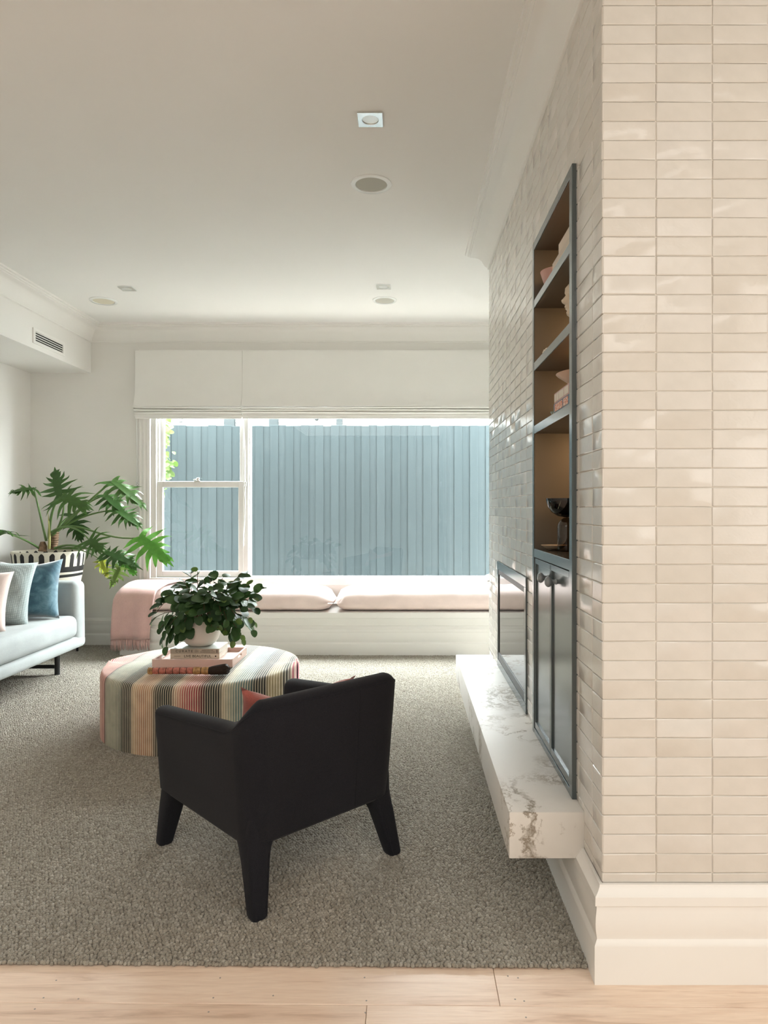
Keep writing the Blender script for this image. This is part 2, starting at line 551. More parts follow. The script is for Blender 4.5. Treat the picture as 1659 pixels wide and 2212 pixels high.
def tile_mesh(w, h, seed, t=G + 0.0004):
    r = random.Random(seed)
    e = 0.0024
    g = 0.0009
    xs = [g, g + e, w * 0.5, w - g - e, w - g]
    ys = [g, g + e, h - g - e, h - g]
    vs, fs = [], []
    tx, ty = r.uniform(-1, 1) * 0.0006, r.uniform(-1, 1) * 0.0006
    for j, y in enumerate(ys):
        for i, x in enumerate(xs):
            edge = i in (0, 4) or j in (0, 3)
            corner = i in (0, 4) and j in (0, 3)
            jx, jy = r.uniform(-1, 1) * 0.0006, r.uniform(-1, 1) * 0.0006
            z = t - 0.0016 if edge else t + r.uniform(-1, 1) * 0.0005 + tx * (x / w - 0.5) * 2 + ty * (y / h - 0.5) * 2
            if corner:
                jx += (0.0007 if i == 0 else -0.0007); jy += (0.0007 if j == 0 else -0.0007)
            vs.append((x + jx, y + jy, z))
    for j in range(3):
        for i in range(4):
            a = j * 5 + i
            fs.append((a, a + 1, a + 6, a + 5))
    # skirt down to the grout
    n = len(vs)
    ring = [0, 1, 2, 3, 4, 9, 14, 19, 18, 17, 16, 15, 10, 5]
    for q in ring: vs.append((vs[q][0], vs[q][1], -0.001))
    for q in range(14):
        fs.append((ring[(q + 1) % 14], ring[q], n + q, n + (q + 1) % 14))
    return vs, fs

TW, TH = 0.152, 0.0521
ZT0 = 2.6277
shared = []
for sd in range(14):
    me = MB().add(*tile_mesh(TW, TH, sd)).mesh('tile', M_tile, smooth=24)
    shared.append(me)

def tile_wall(parent, a, n, origin, cells, keep=300, stuffname='tiles'):
    """cells: (u0, u1, z0, z1, weight) in the wall's own u axis"""
    up = Vector((0, 0, 1))
    B = Matrix((Vector(a), up, Vector(n))).transposed().to_4x4()
    cells = sorted(cells, key=lambda c: -c[4])
    rest = MB()
    for q, (u0, u1, z0, z1, wgt) in enumerate(cells):
        M = Matrix.Translation(Vector(origin) + Vector(a) * u0 + up * z0) @ B
        full = abs(u1 - u0 - TW) < 1e-3 and abs(z1 - z0 - TH) < 1e-3
        if q < keep:
            if full: me = shared[R.randrange(14)]
            else: me = MB().add(*tile_mesh(u1 - u0, z1 - z0, 100 + q)).mesh('tile', M_tile, smooth=24)
            c = Vector(((u1 - u0) / 2, (z1 - z0) / 2, 0))
            tilt = Matrix.Translation(c) @ Matrix.Rotation(R.gauss(0, 0.0042), 4, 'X') @ Matrix.Rotation(R.gauss(0, 0.0045), 4, 'Y') @ Matrix.Rotation(R.gauss(0, 0.003), 4, 'Z') @ Matrix.Translation(-c)
            place('tile', me, parent, M @ tilt)
        else:
            vs, fs = tile_mesh(u1 - u0, z1 - z0, 1000 + q)
            rx, ry = R.gauss(0, 0.0042), R.gauss(0, 0.0045)
            rest.add([tuple(M @ Vector((v[0], v[1], v[2] + (rx * (v[1] - TH / 2) + ry * (v[0] - TW / 2) if v[2] > 0.001 else 0)))) for v in vs], fs)
    if rest.v:
        o = rest.build(stuffname, M_tile, parent, 24)
        o['kind'] = 'stuff'

rows = []
z = ZT0 + 4 * TH
while z > 0.257:
    z0_ = max(z - TH, 0.257)
    if z <= 2.80 and z - z0_ > 0.006: rows.append((z0_, z))
    z -= TH
# front face: u = x
cols = [XW + 0.001, 0.676, 0.828, 0.980, 1.132]
cells = [(cols[i], cols[i + 1], r0, r1, 1000 - i * 10 + (1 if r1 < 2.65 else -500)) for r0, r1 in rows for i in range(4)]
tile_wall(wall_front, (1, 0, 0), (0, -1, 0), (0, YF + G, 0), cells, 300)
tile_side_cells = []
ys = [YF, 1.941]
while ys[-1] + 0.152 < YE - 0.02: ys.append(ys[-1] + 0.152)
ys.append(YE)
FY0, FY1, FZ0, FZ1 = 2.985, 3.925, 0.366, 0.965
HZ0, HZ1 = 0.226, 0.364
holes = [(2.13, 2.772, 0.366, 2.333), (FY0, FY1, FZ0, FZ1), (2.033, YE, HZ0, HZ1)]
for r0, r1 in rows:
    for a, b in zip(ys[:-1], ys[1:]):
        segs = [(a, b, r0, r1)]
        for h in holes:
            out = []
            for s in segs:
                if s[1] <= h[0] or s[0] >= h[1] or s[3] <= h[2] or s[2] >= h[3]: out.append(s); continue
                if s[0] < h[0]: out.append((s[0], h[0], s[2], s[3]))
                if s[1] > h[1]: out.append((h[1], s[1], s[2], s[3]))
                m0, m1 = max(s[0], h[0]), min(s[1], h[1])
                if s[3] > h[3]: out.append((m0, m1, h[3], s[3]))
                if s[2] < h[2]: out.append((m0, m1, s[2], h[2]))
            segs = out
        for s in segs:
            if s[1] - s[0] > 0.010 and s[3] - s[2] > 0.008:
                tile_side_cells.append((-s[1], -s[0], s[2], s[3], 10 - s[1] - (5 if s[2] > 2.9 else 0)))
tile_wall(wall_side, (0, -1, 0), (-1, 0, 0), (x0, 0, 0), tile_side_cells, 300, 'tile_field')
# far end face of the chimney breast, seen only in reflections
struct(MB().box(x0, XR, YE - G, YE, 0.02, 2.8), 'wall_chimney_end', M_tile)

# mouldings
BASE = [(0, 0.257), (0.009, 0.257), (0.010, 0.251), (0.012, 0.248), (0.015, 0.242), (0.021, 0.235), (0.025, 0.231), (0.0255, 0.208), (0.021, 0.206),
        (0.0205, 0.200), (0.0215, 0.190), (0.0235, 0.176), (0.0245, 0.160), (0.0240, 0.146), (0.0215, 0.130), (0.0195, 0.120), (0.0195, 0.117), (0.023, 0.111), (0.0275, 0.104), (0.028, 0.101), (0.028, 0.0), (0, 0.0)]
struct(sweep([(XK, YF), (XW, YF), (XW, YE), (XR, YE)], BASE), 'baseboard_right', M_trim, smooth=30)
struct(sweep([(-2.44, YR), (XL, YR), (XL, YB)], BASE), 'baseboard_left', M_trim, smooth=30)
z1 = CEIL
CORN = [(-0.004, z1 - .152), (0.004, z1 - .149), (0.010, z1 - .143), (0.009, z1 - .138), (0.014, z1 - .132), (0.026, z1 - .118), (0.034, z1 - .100), (0.044, z1 - .078), (0.062, z1 - .058), (0.086, z1 - .044), (0.108, z1 - .036), (0.112, z1 - .034), (0.112, z1 - .026), (0.122, z1 - .024), (0.124, z1 - .014), (0.138, z1 - .012), (0.141, z1), (-0.004, z1)]
struct(sweep([(XK, YF), (XW, YF), (XW, YE), (XR, YE)], CORN), 'trim_2', M_trim, smooth=35)
struct(sweep([(XR, YR), (-2.90, YR), (-2.90, YB)], CORN), 'trim_3', M_trim, smooth=35)

# ------------------------------------------------------------------ window
win = bpy.data.objects.new('window_1', None); COL.objects.link(win); win['kind'] = 'structure'
def wp(mb, name, m=M_sash, smooth=None, parent=None): return mb.build(name, m, parent or win, smooth)
# fluted casing, left
cs = MB()
flute = [(-2.452, 0), (-2.452, 0.030), (-2.440, 0.034), (-2.430, 0.026), (-2.420, 0.026), (-2.412, 0.032), (-2.402, 0.034), (-2.392, 0.026), (-2.380, 0.024), (-2.372, 0.032), (-2.350, 0.030), (-2.345, 0.022), (-2.345, 0)]
cs.loft([[(x, YR - p, zz) for x, p in flute] for zz in (0.60, 2.70)])
wp(cs, 'casing', smooth=40)
wp(MB().rbox(WX1, WX1 + 0.10, YR - 0.03, YR, 0.60, 2.70, 0.006), 'casing')
wp(MB().rbox(-2.452, WX1 + 0.10, YR - 0.03, YR, 2.62, 2.72, 0.006), 'casing')
wp(MB().rbox(-2.345, -2.300, YR - 0.004, YR + 0.15, 0.60, 2.62, 0.004), 'jamb')
wp(MB().rbox(-2.300, -2.282, YR + 0.03, YR + 0.06, 0.64, 2.62, 0.003), 'stop_bead')
wp(MB().rbox(-1.500, -1.452, YR - 0.004, YR + 0.15, 0.60, 2.62, 0.005), 'mullion')
wp(MB().rbox(-2.46, WX1 + 0.1, YR - 0.028, YR + 0.16, 0.556, 0.628, 0.008), 'sill')
wp(MB().rbox(-2.345, WX1, YR + 0.02, YR + 0.16, 2.57, 2.62, 0.005), 'head')
def sash(x0_, x1_, z0_, z1_, y0_, ws, wb, wt, name):
    e = MB()
    e.rbox(x0_, x0_ + ws, y0_, y0_ + 0.04, z0_, z1_, 0.004).rbox(x1_ - ws, x1_, y0_, y0_ + 0.04, z0_, z1_, 0.004)
    e.rbox(x0_ + ws - .002, x1_ - ws + .002, y0_, y0_ + 0.04, z0_, z0_ + wb, 0.004).rbox(x0_ + ws - .002, x1_ - ws + .002, y0_, y0_ + 0.04, z1_ - wt, z1_, 0.004)
    s = wp(e, name)
    MB().box(x0_ + ws - .004, x1_ - ws + .004, y0_ + 0.018, y0_ + 0.022, z0_ + wb - .004, z1_ - wt + .004).build('glass', M_glass, s)
    return s
sash(-2.300, -1.500, 0.630, 1.515, YR + 0.020, 0.050, 0.055, 0.055, 'lower_sash')
sash(-2.300, -1.500, 1.470, 2.570, YR + 0.064, 0.047, 0.045, 0.05, 'upper_sash')
MB().box(-1.452, WX1, YR + 0.040, YR + 0.046, 0.628, 2.57).build('glass', M_glass, win)
wp(MB().rbox(-1.452, WX1, YR + 0.028, YR + 0.06, 0.620, 0.640, 0.003), 'glazing_bead')
wp(MB().rbox(-1.452, -1.440, YR + 0.028, YR + 0.06, 0.640, 2.57, 0.003), 'glazing_bead')
wp(MB().rbox(WX1 - 0.05, WX1, YR, YR + 0.15, 0.60, 2.62, 0.004), 'jamb')
lk = MB().rbox(-1.955, -1.905, YR + 0.012, YR + 0.05, 1.513, 1.522, 0.003).lathe([(0.0, 0.0), (0.013, 0.0), (0.011, 0.012), (0.016, 0.018), (0.014, 0.026), (0.0, 0.028)], (-1.925, YR + 0.03, 1.522), 14)
lk.tube([(-1.93, YR + 0.03, 1.535), (-1.965, YR + 0.022, 1.528)], [0.005, 0.004], 8)
wp(lk, 'sash_lock', M_chrome, 40)

# ------------------------------------------------------------------ roman blinds
def blind(x0_, x1_, label, seed):
    r = random.Random(seed)
    t = thing('roman_blind', label, 'blind', ((x0_ + x1_) / 2, YR - 0.03, 2.70), group='white roman blinds over the window')
    prof = [(-0.033, 2.708), (-0.055, 2.706), (-0.058, 2.695), (-0.058, 2.50), (-0.061, 2.36), (-0.066, 2.30), (-0.088, 2.235), (-0.106, 2.200), (-0.108, 2.193), (-0.104, 2.189), (-0.092, 2.192), (-0.05, 2.22), (-0.045, 2.30), (-0.042, 2.69)]
    nx = 24
    rings = []
    for i in range(nx + 1):
        f = i / nx
        x = x0_ + (x1_ - x0_) * f
        ring = []
        for yy, zz in prof:
            wv = 0.0022 * math.sin(f * 9 + seed) * math.sin(f * 23 + zz * 3 + seed) if zz < 2.69 else 0
            ring.append((x, YR + yy - abs(wv), zz))
        rings.append(ring)
    MB().loft(rings).build('fabric_panel', M_blind, t, 35)
    for k in range(4):
        zt = 2.190 - 0.0215 * k
        yo = -0.109 + 0.0095 * k + (0.006 if k == 3 else 0)
        ring = []
        for i in range(nx + 1):
            f = i / nx
            x = x0_ + (x1_ - x0_) * f
            wob = 0.003 * math.sin(f * 5 + k * 2 + seed)
            h = 0.0175 if k < 3 else 0.028
            ring.append([(x, YR + yo + 0.055, zt + wob), (x, YR + yo + 0.010, zt - 0.001 + wob), (x, YR + yo, zt - 0.007 + wob), (x, YR + yo + 0.001, zt - h * 0.75 + wob), (x, YR + yo + 0.008, zt - h + wob), (x, YR + yo + 0.055, zt - h + 0.004 + wob)])
        MB().loft(ring).build('fold', M_blind, t, 40)
    MB().rbox(x0_ + 0.004, x1_ - 0.004, YR - 0.070, YR - 0.046, 2.083, 2.205, 0.004).build('hem_light_stop', M_blind, t)  # hem bar, drawn up behind the folds as an added block against light leaks
    return t
blind(-2.472, -1.4955, 'narrower white roman blind half lowered over the sash window', 1)
blind(-1.4935, WX1 + 0.10, 'wider white roman blind half lowered over the fixed pane', 4)

def cleat(x, y, zz, parent):
    mb = MB().tube([(x, y, zz - 0.028), (x, y - 0.010, zz - 0.014), (x, y - 0.012, zz), (x, y - 0.010, zz + 0.014), (x, y, zz + 0.028)], [0.004, 0.005, 0.007, 0.005, 0.004], 8).rbox(x - 0.006, x + 0.006, y - 0.012, y + 0.02, zz - 0.008, zz + 0.008, 0.002)
    return mb.build('cleat', M_chrome, parent, 50)
def cord(px, label, pts, cx, cy, cz):
    t = thing('blind_cord', label, 'cord', (cx, cy, cz), group='blind cords wound on cleats')
    cleat(cx, cy, cz, t)
    MB().tube(pts, 0.004, 6).build('cord', M_white, t, 60)
    coil = [(cx + 0.010 * math.sin(a * 1.0), cy - 0.016 + 0.003 * math.cos(a * 2.3), cz + 0.022 * math.cos(a * 0.5 + 0.3)) for a in [q * 0.5 for q in range(40)]]
    MB().tube(coil, 0.0035, 5).build('coil', M_white, t, 60)
cy = YR - 0.012
cord(527, 'white blind cord on the cleat beside the fixed pane with long tail', [(-1.492, YR - 0.03, 2.08), (-1.478, cy - .012, 1.8), (-1.474, cy - 0.016, 1.49), (-1.478, cy - 0.018, 1.2), (-1.490, cy - 0.018, 0.95), (-1.487, cy - 0.018, 0.925)], -1.474, cy, 1.487)
cord(300, 'white blind cord looped on the cleat at the left casing edge', [(-2.462, YR - 0.05, 2.10), (-2.466, YR - 0.03, 1.8), (-2.470, YR - 0.018, 1.49), (-2.474, YR - 0.018, 1.42), (-2.466, YR - 0.018, 1.40)], -2.468, YR - 0.012, 1.485)

# ------------------------------------------------------------------ outside: paving, fence, neighbour, shrub
struct(MB().box(-9, 7, YR + 0.2, 16, -0.5, -0.35), 'ground', M_ground)
YFN = 7.62
fence = thing('paling_fence', 'blue grey painted timber paling fence outside the window', 'fence', (-0.9, YFN, -0.35))
fr = random.Random(5)
x = -4.2
k = 0
while x < 2.6:
    wd = (0.088 if k % 2 == 0 else 0.100) + fr.uniform(-0.002, 0.002)
    yo = (0.0 if k % 2 else -0.0085)
    top = 2.187 + fr.uniform(-0.006, 0.006)
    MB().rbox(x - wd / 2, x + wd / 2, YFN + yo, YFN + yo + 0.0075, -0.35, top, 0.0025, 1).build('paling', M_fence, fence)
    x += 0.0855 + fr.uniform(-0.004, 0.004)
    k += 1
for zz in (0.1, 1.05, 1.95):
    MB().rbox(-4.3, 2.7, YFN + 0.016, YFN + 0.06, zz, zz + 0.08, 0.004, 1).build('rail', M_fence, fence)

YH = 10.0
house = thing('neighbour_house', 'white rendered house wall showing above the fence', 'house', (-1, YH, -0.35))
MB().box(-7, 5, YH, YH + 0.25, -0.35, 3.3).build('wall', M_house, house)
for i in range(14):      # weatherboard-like render courses, proud of the wall
    MB().rbox(-7, 5, YH - 0.012, YH, 2.30 + 0.0 * i + i * 0.07, 2.30 + i * 0.07 + 0.066, 0.004, 1).build('course', M_house, house)
def hp(px0, px1, name, m, dep=0.05, z0_=1.6, z1_=2.9):
    xa, xb = (px0 - VX) * YH / F, (px1 - VX) * YH / F
    return MB().rbox(xa, xb, YH - dep - 0.012, YH + 0.01, z0_, z1_, 0.006, 1).build(name, m, house)
hp(486, 509, 'window_frame', M_housedark)
hp(583, 602, 'window_frame', M_housedark)
hp(536, 583, 'window_pane', M_pane, 0.02)
hp(728, 740, 'downpipe', M_housedark, 0.09)
hp(681, 688, 'bracket', M_housedark, 0.06, 2.55, 2.9)
hp(386, 395, 'downpipe', M_steel, 0.09, 2.52, 2.9)

def leaf_round(L, Wd, cup=0.15, nseg=7, seed=0, tipdroop=0.15, waist=0.42):
    """ovate leaf along +Y, blade up +Z"""
    r = random.Random(seed)
    vs, fs = [], []
    for i in range(nseg + 1):
        th_ = math.pi * i / nseg
        t = (1 - math.cos(th_)) / 2
        w = Wd * 0.5 * (math.sin(th_) * (1 + 0.16 * math.cos(th_))) + 0.0006
        zz = -tipdroop * L * t * t
        for s in (-1, -0.5, 0, 0.5, 1):
            vs.append((s * w, L * t, zz + cup * abs(s) ** 1.6 * w + 0.01 * L * math.sin(7 * t + seed) * abs(s)))
    for i in range(nseg):
        for j in range(4):
            a = i * 5 + j
            fs.append((a, a + 1, a + 6, a + 5))
    return vs, fs

def leafmat(name, c0, c1, rough=0.35, tl=0.35):
    k = N(name)
    oi = k.n('ShaderNodeObjectInfo')
    c = k.ramp(oi.outputs['Random'], [(0, c0), (1, c1)])
    nz = k.noise(k.coords(), 25, 3)
    c = k.mix(1.0, c, k.ramp(nz, [(0.3, (0.82, 0.82, 0.82)), (0.7, (1.15, 1.15, 1.15))]), 'MULTIPLY')
    k.col(c).set(rough=rough, spec=0.32)
    tr = k.n('ShaderNodeBsdfTranslucent')
    k.l(c, tr.inputs['Color'])
    mx = k.n('ShaderNodeMixShader'); mx.inputs[0].default_value = tl
    k.l(k.b.outputs[0], mx.inputs[1]); k.l(tr.outputs[0], mx.inputs[2])
    k.l(mx.outputs[0], k.out.inputs['Surface'])
    return k.m
M_shrub = leafmat('bright_leaf', (0.030, 0.060, 0.007), (0.075, 0.110, 0.030), 0.6, 0.5)
M_bark = mat_plain('brown_stem', (0.12, 0.06, 0.04, 1), 0.6, 0.3)
shrub = thing('climbing_shrub', 'bright green leafy shrub by the fence outside the sash window', 'shrub', (-2.95, 7.25, -0.35))
MB().tube(bez((-2.95, 7.3, -0.35), (-3.0, 7.3, 1.0), (-2.75, 7.3, 2.4), 12), [0.02 - 0.001 * i for i in range(13)], 7).build('stem', M_bark, shrub, 60)
lms = [MB().add(*leaf_round(0.075, 0.055, 0.2, seed=s)).mesh('leaf', M_shrub, smooth=180) for s in range(3)]
rs = random.Random(3)
for cx, cyy, sx, sy, nn in ((352, 930, 17, 24, 46), (345, 905, 25, 14, 26), (356, 1008, 17, 28, 60), (343, 1060, 7, 8, 10), (320, 960, 16, 80, 60)):
    for q in range(nn):
        d = rs.uniform(7.1, 7.45)
        p = P(cx + rs.gauss(0, sx * 0.55), cyy + rs.gauss(0, sy * 0.55), d)
        y = Vector((rs.gauss(0.4, 0.6), rs.gauss(-0.2, 0.5), rs.gauss(-0.5, 0.5)))
        place('leaf', lms[rs.randrange(3)], shrub, frame(y, (rs.gauss(0, 0.5), -0.8, 0.7 + rs.gauss(0, 0.4)), p) @ Matrix.Scale(rs.uniform(0.6, 1.15), 4))

# ------------------------------------------------------------------ ceiling fittings and grille
def downlight(x, y, label):
    t = thing('downlight', label, 'light', (x, y, CEIL), group='square recessed downlights in the ceiling')
    s = 0.053
    zt, zb = CEIL, CEIL - 0.007
    n = 32
    mb = MB()
    outer = [(x + s * max(-1, min(1, 1.4142 * math.cos(a))), y + s * max(-1, min(1, 1.4142 * math.sin(a)))) for a in [2 * math.pi * j / n for j in range(n)]]
    inner = [(x + 0.036 * math.cos(2 * math.pi * j / n), y + 0.036 * math.sin(2 * math.pi * j / n)) for j in range(n)]
    mb.loft([[(a, b, zt) for a, b in outer], [(a, b, zb) for a, b in outer], [(a, b, zb) for a, b in inner], [(a, b, zt) for a, b in inner]], cap=False)
    mb.build('frame', M_plate, t)
    MB().lathe([(0.0, -0.003), (0.035, -0.003), (0.035, 0.0)], (x, y, CEIL), 28).build('lens', M_lens_plate, t, 30)
M_grille = mat_plain('speaker_mesh', (0.43, 0.42, 0.37, 1), 0.8, 0.2, var=0.1, vscale=900)
M_grille2 = mat_plain('pale_speaker_mesh', (0.62, 0.58, 0.47, 1), 0.8, 0.2, var=0.1, vscale=900)
def speaker(x, y, label, r=0.105, m=M_grille):
    t = thing('ceiling_speaker', label, 'speaker', (x, y, CEIL), group='round ceiling speakers')
    MB().lathe([(r, 0), (r, -0.004), (r - 0.004, -0.007), (r * 0.78, -0.007), (r * 0.76, -0.002), (r * 0.76, 0)], (x, y, CEIL), 48).build('ring', M_white, t, 40)
    MB().lathe([(0.0, -0.005), (r * 0.5, -0.0045), (r * 0.755, -0.003), (r * 0.755, 0.0)], (x, y, CEIL), 48).build('grille', m, t, 40)
downlight(-0.153, 2.93, 'square white downlight nearest the camera, with a round lens')
downlight(-0.168, 5.15, 'thin square downlight behind the round speaker, in line with the window mullion')
downlight(-2.12, 5.19, 'square downlight near the bulkhead, behind the cream speaker')
speaker(-0.179, 3.52, 'grey round ceiling speaker nearest the camera, just past the square downlight')
speaker(-0.171, 5.49, 'grey round ceiling speaker close to the blinds', 0.098)
speaker(-2.44, 5.51, 'cream round ceiling speaker beside the bulkhead cornice', 0.108, M_grille2)

XB = -2.90
vent = thing('air_grille', 'white louvred air grille on the bulkhead face', 'vent', (XB, 5.54, 2.62))
va, vb, vz0, vz1 = 5.30, 5.79, 2.553, 2.672
fm = MB()
for a, b, c, d in ((va, vb, vz0, vz0 + 0.022), (va, vb, vz1 - 0.022, vz1), (va, va + 0.03, vz0 + 0.022, vz1 - 0.022), (vb - 0.03, vb, vz0 + 0.022, vz1 - 0.022)):
    fm.rbox(XB, XB + 0.010, a, b, c, d, 0.0012, 1)
fm.build('frame', M_trim, vent)
MB().box(XB + 0.0005, XB + 0.002, va + 0.02, vb - 0.02, vz0 + 0.015, vz1 - 0.015).build('backing', M_dark, vent)
for k in range(4):
    zz = vz0 + 0.030 + k * 0.0185
    MB().add([(XB + 0.002, va + 0.03, zz + 0.010), (XB + 0.010, va + 0.03, zz), (XB + 0.010, vb - 0.03, zz), (XB + 0.002, vb - 0.03, zz + 0.010),
              (XB + 0.002, va + 0.03, zz + 0.0125), (XB + 0.010, va + 0.03, zz + 0.0025), (XB + 0.010, vb - 0.03, zz + 0.0025), (XB + 0.002, vb - 0.03, zz + 0.0125)],
             [(0, 1, 2, 3), (7, 6, 5, 4), (0, 4, 5, 1), (1, 5, 6, 2), (2, 6, 7, 3), (3, 7, 4, 0)]).build('louvre', M_trim, vent)

# ------------------------------------------------------------------ carpet: loop pile on a backing, wall to wall
def carpet_edge(x): return 1.884 + ang * x
M_pile = N('wool_pile')
_oi = M_pile.n('ShaderNodeObjectInfo')
_c = M_pile.ramp(_oi.outputs['Random'], [(0.0, (0.29, 0.262, 0.212)), (0.4, (0.35, 0.322, 0.265)), (0.8, (0.40, 0.372, 0.315)), (1.0, (0.49, 0.46, 0.395))])
_g = M_pile.n('ShaderNodeNewGeometry')
_nz = M_pile.noise(_g.outputs['Position'], 480, 3)
M_pile.bump(_nz, 0.9, 0.004)
M_pile.col(M_pile.mix(1.0, _c, M_pile.ramp(_nz, [(0.35, (0.72, 0.72, 0.72)), (0.65, (1.15, 1.15, 1.15))]), 'MULTIPLY')).set(rough=1.0, spec=0.05, sheen=0.25)
M_pile = M_pile.m
M_backing = mat_plain('carpet_backing', (0.23, 0.21, 0.18, 1), 1.0, 0.05, var=0.1, vscale=60)
carpet = thing('wool_carpet', 'grey beige loop pile wool carpet fitted wall to wall', 'carpet', (-1.5, 3.9, 0))
xr = XW - 0.026
MB().add([(XL, carpet_edge(XL) + 0.004, 0.001), (xr, carpet_edge(xr) + 0.004, 0.001), (xr, 5.836, 0.001), (-2.452, 5.836, 0.001), (-2.452, YR, 0.001), (XL, YR, 0.001),
          (XL, carpet_edge(XL) + 0.004, 0.007), (xr, carpet_edge(xr) + 0.004, 0.007), (xr, 5.836, 0.007), (-2.452, 5.836, 0.007), (-2.452, YR, 0.007), (XL, YR, 0.007)],
         [(5, 4, 3, 2, 1, 0), (6, 7, 8, 9, 10, 11), (0, 1, 7, 6), (1, 2, 8, 7), (2, 3, 9, 8), (3, 4, 10, 9), (4, 5, 11, 10), (5, 0, 6, 11)]).build('backing', M_backing, carpet)
rng = np.random.default_rng(11)
PX, PY = 0.0102, 0.0094
gx = np.arange(XL + 0.03, xr, PX)
pts = []
yrow = 0.0
row = 0
while True:
    y = 1.886 + yrow
    if y > 6.25: break
    xs_ = gx + (PX / 2 if row % 2 else 0.0)
    xs_ = xs_[xs_ < xr]
    vis = (xs_ * F / max(y, 1.5) + VX) > -60          # only what the camera's side of the room can show
    if y > 5.83: xs_ = xs_[xs_ < -2.46]
    xs_ = xs_[(xs_ > -3.43) & (xs_ > -0.75 * y - 0.35)]
    yy = y + ang * xs_ + rng.normal(0, 0.0016, xs_.shape)
    pts.append(np.stack([xs_ + rng.normal(0, 0.0018, xs_.shape), yy, 0.0075 + rng.normal(0, 0.0009, xs_.shape)], 1))
    yrow += PY
    row += 1
pts = np.concatenate(pts)
pm = bpy.data.meshes.new('pile')
pm.vertices.add(len(pts))
o_ = org(carpet)
pm.vertices.foreach_set('co', (pts - np.array([o_.x, o_.y, o_.z])).ravel().astype(np.float32))
pm.materials.append(M_pile)
pile = bpy.data.objects.new('pile', pm)
COL.objects.link(pile)
pile.parent = carpet
pile['kind'] = 'stuff'
ng = bpy.data.node_groups.new('loop_pile', 'GeometryNodeTree')
ng.interface.new_socket('Geometry', in_out='INPUT', socket_type='NodeSocketGeometry')
ng.interface.new_socket('Geometry', in_out='OUTPUT', socket_type='NodeSocketGeometry')
def gn(kind): return ng.nodes.new(kind)
gi, go = gn('NodeGroupInput'), gn('NodeGroupOutput')
ico = gn('GeometryNodeMeshIcoSphere'); ico.inputs['Radius'].default_value = 0.0063; ico.inputs['Subdivisions'].default_value = 2
sm = gn('GeometryNodeSetShadeSmooth')
stm = gn('GeometryNodeSetMaterial'); stm.inputs['Material'].default_value = M_pile
iop = gn('GeometryNodeInstanceOnPoints')
rv = gn('FunctionNodeRandomValue'); rv.data_type = 'FLOAT_VECTOR'
rv.inputs[0].default_value = (-0.6, -0.6, 0.0); rv.inputs[1].default_value = (0.6, 0.6, 6.28)
rsx = gn('FunctionNodeRandomValue'); rsx.data_type = 'FLOAT_VECTOR'
rsx.inputs[0].default_value = (0.80, 0.72, 0.68); rsx.inputs[1].default_value = (1.22, 1.02, 1.05)
ng.links.new(gi.outputs[0], iop.inputs['Points'])
ng.links.new(ico.outputs['Mesh'], sm.inputs['Geometry'])
ng.links.new(sm.outputs['Geometry'], stm.inputs['Geometry'])
ng.links.new(stm.outputs['Geometry'], iop.inputs['Instance'])
ng.links.new(rv.outputs[0], iop.inputs['Rotation'])
ng.links.new(rsx.outputs[0], iop.inputs['Scale'])
ng.links.new(iop.outputs['Instances'], go.inputs[0])
md = pile.modifiers.new('loops', 'NODES')
md.node_group = ng

# ------------------------------------------------------------------ hearth, fireplace, cabinet
hearth = tag(MB().rbox(0.307, XW + G, 2.032, YE - 0.15, HZ0, HZ1, 0.0025, 2).build('marble_hearth', M_marble, None, 30),
             'long floating white marble hearth slab with grey brown veins', 'hearth')

fp = thing('fireplace', 'black glass fronted fireplace in a gunmetal frame above the marble hearth', 'fireplace', (XW, 3.455, HZ1))
fx = XW - 0.007
fm = MB()
for a, b, c, d in ((FY0, FY1, FZ1 - 0.045, FZ1), (FY0, FY1, FZ0 + 0.002, FZ0 + 0.045), (FY0, FY0 + 0.042, FZ0 + 0.045, FZ1 - 0.045), (FY1 - 0.042, FY1, FZ0 + 0.045, FZ1 - 0.045)):
    fm.rbox(fx, XW + 0.0034, a, b, c, d, 0.0012, 1)
fm.build('outer_frame', M_teal, fp)
im = MB()
e = 0.042
for a, b, c, d in ((FY0 + e, FY1 - e, FZ1 - 0.072, FZ1 - 0.045), (FY0 + e, FY1 - e, FZ0 + 0.045, FZ0 + 0.085), (FY0 + e, FY0 + e + 0.012, FZ0 + 0.08, FZ1 - 0.07), (FY1 - e - 0.012, FY1 - e, FZ0 + 0.08, FZ1 - 0.07)):
    im.rbox(fx + 0.002, XW + 0.0034, a, b, c, d, 0.0012, 1)
im.build('inner_frame', M_black, fp)
MB().box(fx + 0.0055, XW + 0.0030, FY0 + e + 0.01, FY1 - e - 0.01, FZ0 + 0.08, FZ1 - 0.068).build('glass_door', M_fire, fp)

cab = thing('display_cabinet', 'tall teal built-in shelf cabinet with paired doors in the tiled wall', 'cabinet', (XW, 2.45, HZ1))
CY0, CY1, CZ0, CZ1 = 2.119, 2.782, 0.3645, 2.340
cx_ = XW - 0.015
MB().box(cx_ + 0.003, NX1 - 0.004, CY1 - 0.0305, CY1 - 0.016, NZ0 + 0.002, NZ1 - 0.002).build('side_panel', M_niche, cab)
MB().box(0.5305, NX1 - 0.004, CY0 + 0.018, CY0 + 0.040, NZ0 + 0.002, NZ1 - 0.002).build('side_panel', M_niche, cab)
MB().box(NX1 - 0.012, NX1 - 0.002, CY0 + 0.04, CY1 - 0.034, NZ0 + 0.002, NZ1 - 0.002).build('back_panel', M_niche, cab)
MB().box(cx_ + 0.004, NX1 - 0.012, CY0 + 0.038, CY1 - 0.030, CZ1 - 0.032, CZ1 - 0.012).build('top_panel', M_niche, cab)
